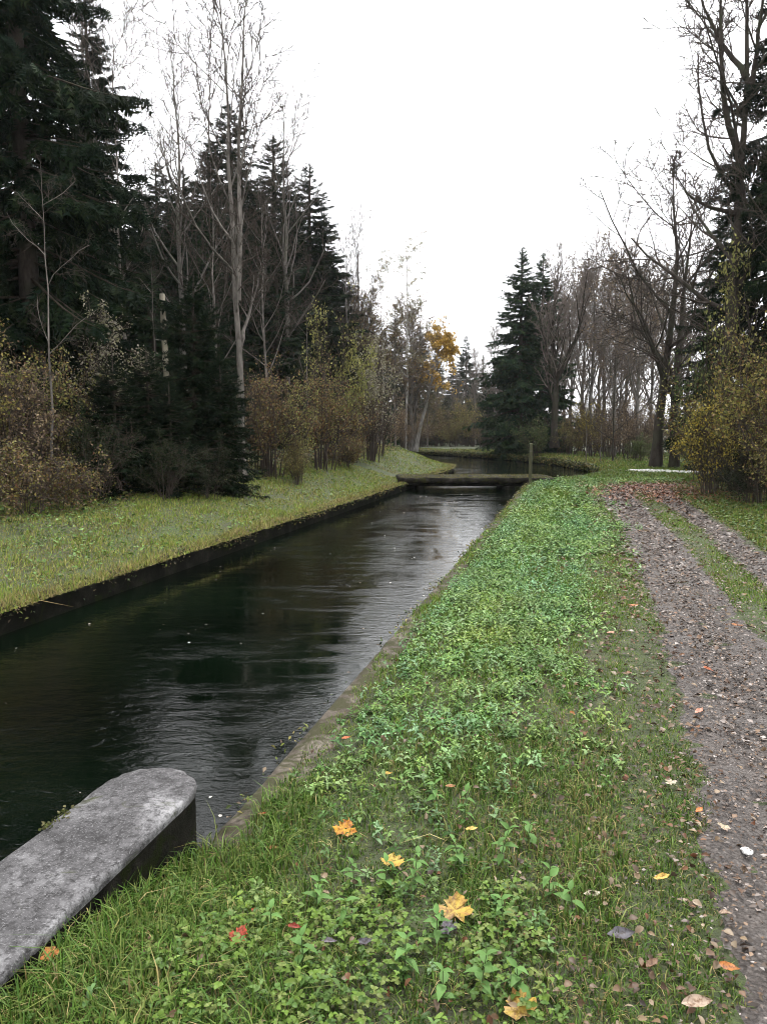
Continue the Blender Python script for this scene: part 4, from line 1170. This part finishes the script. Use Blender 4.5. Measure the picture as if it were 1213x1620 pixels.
def side_grass():
    rg = np.random.default_rng(102)
    # right verge beyond the ruts and the lawn past the end of the track
    mb, hb = MB(), MB()
    for (ya, yb, dens, hw) in [(9, 14, 1300, .014), (14, 22, 900, .019), (22, 34, 430, .028), (34, 60, 90, .055)]:
        n = int(dens * (yb - ya) * (.5 * yb + 4)); x = rg.uniform(3, .5 * yb + 5, n) if ya < 30 else rg.uniform(2, .5 * yb + 5, n); y = rg.uniform(ya, yb, n)
        t = x - path_left_x(y)
        ok = in_view(x, y) & ~inside(x, y, CANAL) & ((t > 1.75) | (y > 23)) & (pdist(x, y, RIGHT) > .2) & ~((y > 26) & (pdist(x, y, np.array([(10.4, 31.0), (11.2, 29.6), (13.5, 28.2), (18, 27.4), (26, 27)])) < 1.15))
        ok &= (pdist(x, y, LEFT) > pdist(x, y, RIGHT))
        x, y = x[ok], y[ok]; n = len(x); P = np.stack([x, y, ground_z(x, y) - .01], 1)
        blades(mb, rg, P, rg.uniform(.04, .12, n) * (1 + .4 * np.clip(noise2(x, y, 1.0, 3), -1, 1)), rg.uniform(.7, 1.4, n) * hw, PAL_GRASS + PAL_DRY, .7, False)
        k = rg.random(n) < .10
        l = rg.uniform(.04, .07, k.sum()) * (1 + ya / 50)
        leaf2(hb, rg, P[k] + np.array([0, 0, .06]) * rg.uniform(.5, 1.6, (k.sum(), 1)), l, l * .6, [(.06, .11, .03), (.09, .14, .04), (.05, .08, .025), (.10, .13, .05)], .6)
    tag(mb.build("verge_grass", M['grass']), "grass beyond the wheel ruts and around the end of the track", "grass", kind="stuff")
    tag(hb.build("verge_herbs", M['herb']), "low leafy herbs on the verge below the right-hand bushes", "ground cover", kind="stuff")
    # left bank
    mb, hb = MB(), MB()
    for (ya, yb, dens, hw) in [(5, 10, 2600, .011), (10, 16, 1900, .014), (16, 26, 1100, .020), (26, 46, 480, .030)]:
        n = int(dens * (yb - ya) * 3.9); s = rg.uniform(ya, yb, n); o = rg.uniform(-.05, 4.0, n)
        if yb > 30:
            p = densify(LEFT[LEFT[:, 1] > 25], .2); p = p[p[:, 1] < 50]; T = nrm(np.gradient(p, axis=0))
            i = rg.integers(0, len(p), n); x = p[i, 0] - T[i, 1] * o + rg.normal(0, .1, n); y = p[i, 1] + T[i, 0] * o + rg.normal(0, .1, n)
        else:
            y = s + o * .24; x = -3.62 + SL * (s - 7.1) - o * .97
        ok = in_view(x, y, .15) & ((~inside(x, y, CANAL)) | (pdist(x, y, LEFT) < .05)) & (pdist(x, y, LEFT) < pdist(x, y, RIGHT))
        x, y, o = x[ok], y[ok], o[ok]; n = len(x)
        P = np.stack([x, y, ground_z(x, y) - .01], 1)
        edge = o < .30
        pal_dry = rg.random(n) < np.where(edge, .75, .28 + .25 * (noise2(x, y, .9, 6) > .2))
        h = rg.uniform(.03, .075, n) * (1 + .35 * np.clip(noise2(x, y, 1.4, 2), -1, 1) + .45 * np.clip(noise2(x, y, 4.5, 3), -.6, 1))
        blades(mb, rg, P[~pal_dry], h[~pal_dry], rg.uniform(.7, 1.4, (~pal_dry).sum()) * hw, PAL_MOWN, .6, False)
        blades(mb, rg, P[pal_dry], h[pal_dry], rg.uniform(.7, 1.4, pal_dry.sum()) * hw, PAL_DRY + PAL_MOWN[3:], .9, False)
        k = rg.random(n) < .15 * np.clip(.16 + .25 * noise2(x, y, 1.1, 7), .03, .5) * (o > .3)
        l = rg.uniform(.035, .07, k.sum()) * (1 + ya / 60)
        leaf2(hb, rg, P[k] + np.array([0, 0, .05]) * rg.uniform(.5, 1.8, (k.sum(), 1)), l, l * .6, [(.10, .17, .045), (.13, .20, .055), (.08, .14, .035)], .6)
    p = densify(LEFT[LEFT[:, 1] > 3], .1); p = p[p[:, 1] < 46]; T = nrm(np.gradient(p, axis=0))
    n = 34000; i = rg.integers(0, len(p), n); o = rg.uniform(-.03, .34, n)
    x, y = p[i, 0] - T[i, 1] * o + rg.normal(0, .02, n), p[i, 1] + T[i, 0] * o + rg.normal(0, .05, n)
    tuft = np.clip(.55 + .9 * noise2(x, y, 3.3, 5) + .5 * noise2(x, y, 11, 2), .12, 2)
    blades(mb, rg, np.stack([x, y, np.full(n, -.07)], 1), rg.uniform(.03, .10, n) * tuft, rg.uniform(.7, 1.4, n) * (.008 + .0007 * y), PAL_DRY + PAL_STRAW + PAL_MOWN[3:], 1.5, False)
    tag(mb.build("bank_grass", M['grass']), "mown grass strip between the canal and the wooded hedge", "grass", kind="stuff")
    tag(hb.build("bank_herbs", M['herb']), "low broad-leaved weeds scattered over the grass strip of the wooded bank", "ground cover", kind="stuff")
side_grass()

def far_bank_growth():
    rg = np.random.default_rng(103); mb = MB()
    p = densify(RIGHT[(RIGHT[:, 1] > 31)], .1); p = p[p[:, 1] < 66]
    n = 10000; i = rg.integers(0, len(p), n)
    T = nrm(np.gradient(p, axis=0)); Nn = np.stack([T[:, 1], -T[:, 0]], 1)
    o = rg.uniform(-.06, .02, n); z = -.24 + .34 * rg.random(n) ** .8
    P = np.stack([p[i, 0] + Nn[i, 0] * o, p[i, 1] + Nn[i, 1] * o, z], 1)
    l = rg.uniform(.06, .13, n)
    herb_leaves(mb, rg, P, l, l * .6, GREEN + DARKG + OLIVE, .9)
    n = 9000; i = rg.integers(0, len(p), n); o = rg.uniform(0, 1.6, n)
    x, y = p[i, 0] + Nn[i, 0] * o, p[i, 1] + Nn[i, 1] * o
    blades(mb, rg, np.stack([x, y, ground_z(x, y)], 1), rg.uniform(.05, .14, n), rg.uniform(.03, .06, n), PAL_MOWN + PAL_DRY, .6, False)
    tag(mb.build("bank_foliage", M['grass']), "weeds and grass hanging over the far canal edge at the bend", "ground cover", kind="stuff")
far_bank_growth()

def wall_fringe():
    rg = np.random.default_rng(107); mb = MB()
    for pl, sd, ya, yb, n in ((LEFT, -1, 4, 36, 9000), (RIGHT, 1, 3.2, 26, 2200)):
        p = densify(pl, .05); p = p[(p[:, 1] > ya) & (p[:, 1] < yb)]; T = nrm(np.gradient(p, axis=0))
        i = rg.integers(0, len(p), n); cl = noise2(p[i, 0], p[i, 1], 2.6, 4) + .5 * noise2(p[i, 0], p[i, 1], 9, 8)
        i = i[cl > rg.uniform(-.6, .9, n)]; n = len(i)
        o = rg.uniform(-.05, .06, n); z = np.where(o < .0, -.06 - np.abs(rg.normal(0, .06, n)), -.05)
        P = np.stack([p[i, 0] + T[i, 1] * o * sd, p[i, 1] - T[i, 0] * o * sd, np.maximum(z, -.24)], 1)
        l = rg.uniform(.015, .04, n) * (1 + P[:, 1] / 30)
        leaf2(mb, rg, P, l, l * .5, DARKG + GREEN + PAL_DRY + BROWN, .9)
    tag(mb.build("edge_moss", M['leaf']), "moss, grass tips and dead leaves hanging over the canal edges", "moss", kind="stuff")
    mb = MB(); n = 170
    p = densify(RIGHT, .05); p = p[(p[:, 1] > 3) & (p[:, 1] < 24)]; i = rg.integers(0, len(p), n)
    o = np.where(rg.random(n) < .4, np.abs(rg.normal(0, .15, n)) + .03, rg.uniform(.1, 3.6, n))
    x = p[i, 0] - o; y = p[i, 1]; l = rg.uniform(.008, .03, n) * (1 + y / 14)
    herb_leaves(mb, rg, np.stack([x, y, np.full(n, WATER_Z + .003)], 1), l, l * .7, [(.30, .28, .24), (.16, .11, .06), (.4, .38, .34), (.10, .08, .05)], .05, .05)
    tag(mb.build("floating_debris", M['litter']), "tiny leaf bits and foam flecks drifting on the canal", "debris", kind="stuff")
wall_fringe()

def undergrowth():
    """leaf litter and weeds on the wood floor and along the hedge foot"""
    rg = np.random.default_rng(104); mb = MB()
    n = 15000; s = rg.uniform(6, 36, n); o = rg.uniform(2.5, 5.2, n)
    y = s + o * .24; x = -3.62 + SL * (s - 7.1) - o * .97
    P = np.stack([x, y, ground_z(x, y) + np.abs(rg.normal(0, .12, n)) * sstep(2.4, 3.2, o)], 1)
    l = rg.uniform(.05, .10, n)
    herb_leaves(mb, rg, P, l, l * .6, BROWN + OLIVE + DARKG + GREEN, .8)
    tag(mb.build("undergrowth", M['leaf']), "low weeds and dead leaves along the foot of the wooded hedge", "undergrowth", kind="stuff")
undergrowth()

def path_litter():
    rg = np.random.default_rng(105); mb = MB()
    PALM = [(.145, .115, .098), (.23, .195, .175), (.08, .058, .044), (.036, .026, .019), (.30, .265, .245), (.13, .074, .04), (.06, .044, .034), (.18, .115, .07)]
    for (ya, yb, n, l0) in [(1.6, 4, 8500, .015), (4, 8, 9500, .021), (8, 14, 7500, .032), (14, 22.5, 5500, .048)]:
        y = rg.uniform(ya, yb, n); t = np.where(rg.random(n) < .58, rg.normal(.31, .26, n), rg.normal(1.43, .20, n))
        x = path_left_x(y) + t
        P = np.stack([x, y, ground_z(x, y) + .022 + rg.uniform(0, .012, n)], 1); l = l0 * rg.uniform(.5, 1.4, n) * np.where(rg.random(n) < .12, 2.0, 1)
        leaf2(mb, rg, P, l, l * rg.uniform(.4, .9, n), PALM, .45, .2)
    tag(mb.build("leaf_litter", M['litter']), "wet grey-brown leaf scraps trodden into the wheel ruts", "leaf litter", kind="stuff")
    mb = MB()   # red-brown leaves blown under the bushes at the turn of the track
    n = 6500; x = rg.normal(8.2, 1.9, n); y = rg.normal(20.6, 1.8, n)
    ok = ~inside(x, y, CANAL) & (x > 5.2) ; x, y = x[ok], y[ok]; n = len(x)
    P = np.stack([x, y, ground_z(x, y) + rg.uniform(.02, .07, n)], 1); l = rg.uniform(.05, .10, n)
    herb_leaves(mb, rg, P, l, l * .7, [(.26, .09, .04), (.20, .08, .045), (.30, .15, .07), (.15, .08, .05), (.24, .17, .13)], .4)
    tag(mb.build("red_leaf_litter", M['litter']), "red-brown fallen leaves where the track turns under the bushes", "leaf litter", kind="stuff")
    mb = MB()   # brownish dead leaves sprinkled through the near turf
    for (ya, yb, n, l0) in [(1.6, 4, 1100, .026), (4, 9, 1700, .034), (9, 18, 900, .055)]:
        y = rg.uniform(ya, yb, n); x = path_left_x(y) - np.abs(rg.normal(0, .8, n)) + rg.uniform(0, 1.3, n) * (rg.random(n) < .35)
        ok = ~inside(x, y, CANAL) & (pdist(x, y, RIGHT) > .1); x, y = x[ok], y[ok]; n = len(x)
        P = np.stack([x, y, ground_z(x, y) + rg.uniform(.01, .05, n)], 1); l = l0 * rg.uniform(.5, 1.4, n)
        pal = np.array([(.13, .085, .045), (.19, .135, .08), (.06, .042, .03), (.22, .17, .115), (.16, .075, .035), (.10, .07, .045)])
        a = rg.uniform(0, 6.28, n); el = rg.normal(0, .35, n)
        leaf8(mb, rg, P, np.stack([np.cos(a) * np.cos(el), np.sin(a) * np.cos(el), np.sin(el)], 1), nrm(np.array([[0, 0, 1.]]) + rg.normal(0, .45, (n, 3))), l, l * rg.uniform(.4, .8, n), pal[rg.integers(0, 6, n)] * rg.uniform(.7, 1.25, (n, 1)))
    tag(mb.build("dead_leaf_bits", M['litter']), "small brown leaf bits sprinkled through the turf beside the track", "leaf litter", kind="stuff")
path_litter()

# ------------------------------------------------------------------ single herbs in the foreground
def lance_leaf():
    mb = MB()
    xs = [0, .18, .42, .7, 1.0]; ws = [.02, .20, .24, .14, .0]; zs = [0, .04, .05, -.01, -.14]
    V, F = [], []
    for x, w, z in zip(xs, ws, zs): V += [(x, w, z + w * .35), (x, 0, z), (x, -w, z + w * .35)]
    for i in range(4):
        a = i * 3; F += [(a, a + 1, a + 4, a + 3), (a + 1, a + 2, a + 5, a + 4)]
    mb.add(np.array(V), np.array(F), (.105, .20, .055)); return mb.mesh("herb_leaf", M['leaf'])
LEAF_ME = lance_leaf()
def herb(px, py, h, label, seed, scale=1.0):
    rg = np.random.default_rng(seed)
    x, y = ground_px(px, py); z = gz(x, y)
    root = empty("leafy_herb", (x, y, z), rg.uniform(0, 6.28))
    n = 6; zz = np.linspace(0, h, n); ln = rg.normal(0, .12, 2)
    P = np.stack([ln[0] * zz ** 1.5 * 2, ln[1] * zz ** 1.5 * 2, zz], 1)
    mb = MB(); tubes(mb, P[None], np.linspace(.0028, .0012, n)[None], 5, (.09, .13, .05)); mb.build("stem", M['leaf'], root)
    pairs = max(3, int(round(h / .028)))
    for k in range(pairs):
        t = .18 + .82 * k / (pairs - 1)
        p = np.array([np.interp(t * h, zz, P[:, a]) for a in range(3)])
        L = scale * (.062 - .030 * abs(t - .55) * 1.5) * rg.uniform(.85, 1.15)
        for s in range(2):
            o = link("leaf", LEAF_ME, root)
            o.location = p; o.scale = (L, L, L)
            o.rotation_euler = (rg.normal(0, .2), rg.uniform(-.35, .45) - .5 * (t > .9), k * 1.571 + s * math.pi + rg.normal(0, .2))
    tag(root, label, "herb")
HERBS = [(735, 1305, .14, "slim upright herb above the curled orange leaf's grass"), (790, 1375, .15, "leafy herb beyond the big yellow maple leaf"), (728, 1385, .13, "bushy herb between the two yellow maple leaves"),
         (655, 1415, .15, "tall leafy herb just below the smaller yellow maple leaf"), (610, 1415, .12, "herb with spread leaves left of the tall one under the yellow leaf"), (500, 1440, .11, "short herb standing alone in the long grass near the red leaf"),
         (560, 1400, .10, "small herb among grass between concrete pier and yellow leaf"), (868, 1420, .11, "bushy herb by the worn turf at the centre of the picture's foot"), (905, 1450, .09, "low broad-leaved herb right beside the bushy one in worn turf"),
         (545, 1485, .10, "short herb beside the dark grey fallen leaf"), (690, 1500, .10, "herb left of the big yellow maple leaf's grey neighbour"), (640, 1560, .11, "leafy herb in the front clover patch"), (760, 1590, .14, "large leafy herb at the bottom edge below the big yellow leaf"),
         (820, 1590, .10, "herb at the bottom edge by the half-hidden yellow leaf"), (480, 1570, .10, "pale green herb in the front clover left of centre"), (690, 1270, .10, "herb in the lush growth near the small orange leaf"), (835, 1335, .09, "little herb alone in short turf"),
         (700, 1600, .09, "tiny herb at the bottom edge amid clover"), (430, 1500, .10, "herb next to the small red leaf"), (795, 1470, .10, "herb right of the big yellow maple leaf")]
for i, (px, py, h, lab) in enumerate(HERBS): herb(px, py, h, lab, 300 + i)

# ------------------------------------------------------------------ fallen leaves one by one
def maple_mesh(seed, c1, c2):
    rg = np.random.default_rng(seed)
    half = [(.03, .0), (.14, -.07), (.31, -.12), (.31, .0), (.45, .05), (.50, .15), (.61, .25), (.53, .32), (.52, .43), (.40, .42), (.27, .40), (.33, .54), (.40, .63), (.27, .67), (.24, .79), (.11, .80)]
    pts = half + [(0, .98)] + [(-x, y) for x, y in reversed(half)]
    V = [(0, .27, .0)]; C = [c1]
    curl = rg.uniform(.05, .35); tw = rg.uniform(-.3, .3)
    for x, y in pts:
        x2, y2 = x * rg.uniform(.9, 1.1), (y - .27) * rg.uniform(.92, 1.08)
        r2 = x2 * x2 + y2 * y2
        V.append((x2, y2 + .27, curl * r2 * (.5 + abs(x2)) + tw * x2 * y2 + rg.normal(0, .03)))
        f = rg.uniform(0, 1) ** 2; C.append(tuple((c1[i] * (1 - f) + c2[i] * f) * rg.uniform(.8, 1.1) for i in range(3)))
    n = len(pts)
    F = [(0, i + 1, (i + 1) % n + 1) for i in range(n)]
    V += [(-.012, 0, 0), (.012, 0, 0), (.05, -.5, .05), (.03, -.5, .05)]; C += [c2] * 4
    mb = MB(); mb.add(np.array(V) - np.array([0, .3, 0]), np.array(F), np.array(C)); mb.f.append(np.array([[n + 1, n + 4, n + 3, n + 2]]))
    return mb.mesh("maple_leaf", M['litter'])
def oval_mesh(seed, c):
    rg = np.random.default_rng(seed); V, F = [], []
    bend, cup, tw = rg.uniform(.2, 1.2), rg.uniform(.2, 1.1), rg.normal(0, .6)
    for x, w in zip(np.linspace(-.5, .55, 9), [.02, .14, .22, .26, .27, .24, .18, .10, .005]):
        w = w * rg.uniform(.85, 1.12)
        for q in (1, .5, 0, -.5, -1):
            y = w * q
            V.append((x, y * (1 - .25 * cup), bend * .4 * x * x + cup * y * y * 2.2 + tw * x * y + rg.normal(0, .012)))
    for i in range(8):
        for j in range(4):
            a = i * 5 + j; F.append((a, a + 1, a + 6, a + 5))
    mb = MB(); mb.add(np.array(V), np.array(F), np.array(c) * rg.uniform(.65, 1.2, (len(V), 1))); return mb.mesh("fallen_leaf", M['litter'])
CY, CY2 = (.40, .27, .045), (.17, .085, .025); CO = (.32, .12, .03); CR = (.28, .05, .03); CG = (.075, .07, .08); CT = (.36, .27, .20); CC = (.40, .35, .25); CB = (.17, .10, .06)
FALLEN = [("maple_leaf", 720, 1453, .105, CY, CY2, "largest yellow maple leaf lying in the grass", .4), ("maple_leaf", 620, 1365, .085, CY, CY, "smaller yellow maple leaf lying flat beyond the tall herb", .2), ("maple_leaf", 545, 1300, .085, (.50, .25, .02), CO, "curled orange-yellow maple leaf on the grass near the pier", .9),
          ("maple_leaf", 378, 1525, .060, CR, (.4, .08, .03), "dark red maple leaf in the front clover", .7), ("maple_leaf", 83, 1550, .055, CO, (.6, .28, .08), "orange maple leaf in the grass under the pier", .3), ("maple_leaf", 822, 1612, .085, CY, CB, "yellow maple leaf cut by the bottom border", .3),
          ("maple_leaf", 1060, 1237, .05, CC, CC, "cream-white maple leaf in the short turf", .2), ("maple_leaf", 1145, 1306, .05, CC, CT, "cream maple leaf at the edge of the wheel rut", .2), ("maple_leaf", 710, 1483, .055, CG, CG, "dark grey leaf touching the largest yellow one", .3),
          ("fallen_leaf", 465, 1496, .045, CR, None, "small red leaf standing among clover", .8), ("fallen_leaf", 405, 1455, .035, (.35, .07, .03), None, "tiny red leaf in the long grass beside the pier", .5), ("fallen_leaf", 575, 1517, .06, CG, None, "dark grey leaf in the clover, right of a paler grey one", .3), ("fallen_leaf", 520, 1520, .05, (.17, .15, .17), None, "greyish leaf in the clover left of the dark grey one", .3),
          ("fallen_leaf", 980, 1487, .09, CG, None, "dark curled leaf in the worn turf near the track", .5), ("fallen_leaf", 1045, 1395, .06, (.55, .36, .09), None, "tan-yellow leaf standing upright in short turf", 1.0), ("fallen_leaf", 1153, 1534, .06, CO, None, "bright orange leaf at the lower edge of the rut", .5), ("fallen_leaf", 1100, 1596, .09, CT, None, "large pale brown crumpled leaf near the bottom right", .6),
          ("fallen_leaf", 1105, 1283, .05, (.5, .17, .05), None, "orange-red leaf beside the cream leaf at the rut", .4), ("fallen_leaf", 1146, 1446, .05, CT, None, "light brown leaf on the turf edge below the pale stone", .3), ("fallen_leaf", 712, 1245, .045, CO, None, "small orange leaf in the lush growth at mid bank", .4), ("fallen_leaf", 612, 1212, .05, CY, None, "small yellow leaf on the lush bank near the canal", .2),
          ("fallen_leaf", 668, 1213, .05, CT, None, "beige leaf to the right of the small yellow leaf", .3), ("fallen_leaf", 905, 1130, .05, CO, None, "orange leaf in the turf halfway to the track", .4), ("fallen_leaf", 966, 1106, .055, CC, None, "cream leaf in the turf nearer the track than the orange one", .3), ("fallen_leaf", 884, 1070, .05, CO, None, "orange leaf at the border of lush herbs and turf", .4),
          ("fallen_leaf", 1000, 962, .10, (.5, .17, .06), None, "reddish leaf at the turf edge far up the track", .4), ("fallen_leaf", 965, 1003, .09, (.42, .22, .14), None, "pinkish brown leaf in the turf far up the bank", .3), ("fallen_leaf", 1105, 1120, .08, (.45, .22, .15), None, "pinkish leaf lying on the wheel rut", .3), ("fallen_leaf", 1165, 990, .09, CO, None, "orange leaf on the grassy middle of the track", .3), ("fallen_leaf", 1120, 1055, .07, (.4, .12, .05), None, "rust-red leaf at the rut's grassy edge", .3),
          ("fallen_leaf", 935, 1420, .06, CC, None, "pale leaf in the worn turf right of the bushy herb", .3), ("fallen_leaf", 1030, 1535, .07, CB, None, "brown leaf in the worn turf near the bottom", .3), ("fallen_leaf", 430, 1312, .045, (.45, .22, .08), None, "light brown leaf on the grass beside the concrete edge", .3), ("fallen_leaf", 745, 1318, .05, (.6, .42, .12), None, "yellow-brown leaf behind the slim upright herb", .4), ("fallen_leaf", 320, 1535, .05, CT, None, "tan curled leaf left of the dark red maple leaf", .5),
          ("fallen_leaf", 415, 1258, .035, (.4, .08, .04), None, "small red leaf lying on the concrete canal edge", .2), ("fallen_leaf", 547, 1145, .05, (.5, .15, .06), None, "red-orange leaf where grass meets the concrete edge", .3)]
for i, (nm, px, py, size, c, c2, lab, tilt) in enumerate(FALLEN):
    rg = np.random.default_rng(500 + i)
    me = maple_mesh(500 + i, c, c2) if nm == "maple_leaf" else oval_mesh(500 + i, c)
    x, y = ground_px(px, py, .02)
    o = link(nm, me); o.location = (x, y, gz(x, y) + .030 + .015 * tilt); s = size * 1.0; o.scale = (s, s, s)
    o.rotation_mode = 'ZYX'; o.rotation_euler = (tilt * .45 + rg.normal(0, .1), rg.normal(0, .15), 0); o.rotation_euler.z = rg.normal(0, .5)
    tag(o, lab, "leaf", "fallen autumn leaves")
# pale stone on the rut
def stone(px, py, size, label, seed):
    rg = np.random.default_rng(seed)
    import bmesh
    bm = bmesh.new(); bmesh.ops.create_icosphere(bm, subdivisions=2, radius=1)
    for v in bm.verts:
        v.co *= 1 + rg.normal(0, .06); v.co.z *= .5; v.co.x *= 1.3
    me = bpy.data.meshes.new("stone"); bm.to_mesh(me); bm.free(); me.materials.append(M['gravel'])
    x, y = ground_px(px, py); o = link("stone", me); o.location = (x, y, gz(x, y) + .02); o.scale = (size,) * 3; o.rotation_euler = (0, 0, rg.uniform(0, 6))
    tag(o, label, "stone")
stone(1181, 1345, .022, "pale pebble on the muddy wheel rut", 1)

# ------------------------------------------------------------------ damp autumn air
def build_haze():
    mb = MB(); x0, x1, y0, y1, z0, z1 = -2650, 2650, -60, 2650, -75, 34
    V = [(x0, y0, z0), (x1, y0, z0), (x1, y1, z0), (x0, y1, z0), (x0, y0, z1), (x1, y0, z1), (x1, y1, z1), (x0, y1, z1)]
    mb.add(np.array(V), np.array([(0, 3, 2, 1), (4, 5, 6, 7), (0, 1, 5, 4), (1, 2, 6, 5), (2, 3, 7, 6), (3, 0, 4, 7)]))
    m = bpy.data.materials.new("damp_air"); m.use_nodes = True; nt = m.node_tree; nt.nodes.clear()
    out = nt.nodes.new("ShaderNodeOutputMaterial"); v = nt.nodes.new("ShaderNodeVolumePrincipled")
    v.inputs["Color"].default_value = (.92, .94, .97, 1); v.inputs["Density"].default_value = .0002; v.inputs["Anisotropy"].default_value = .2
    nt.links.new(v.outputs[0], out.inputs["Volume"])
    tag(mb.build("haze", m), "thin damp haze greying the far trees", "haze", kind="stuff")
build_haze()
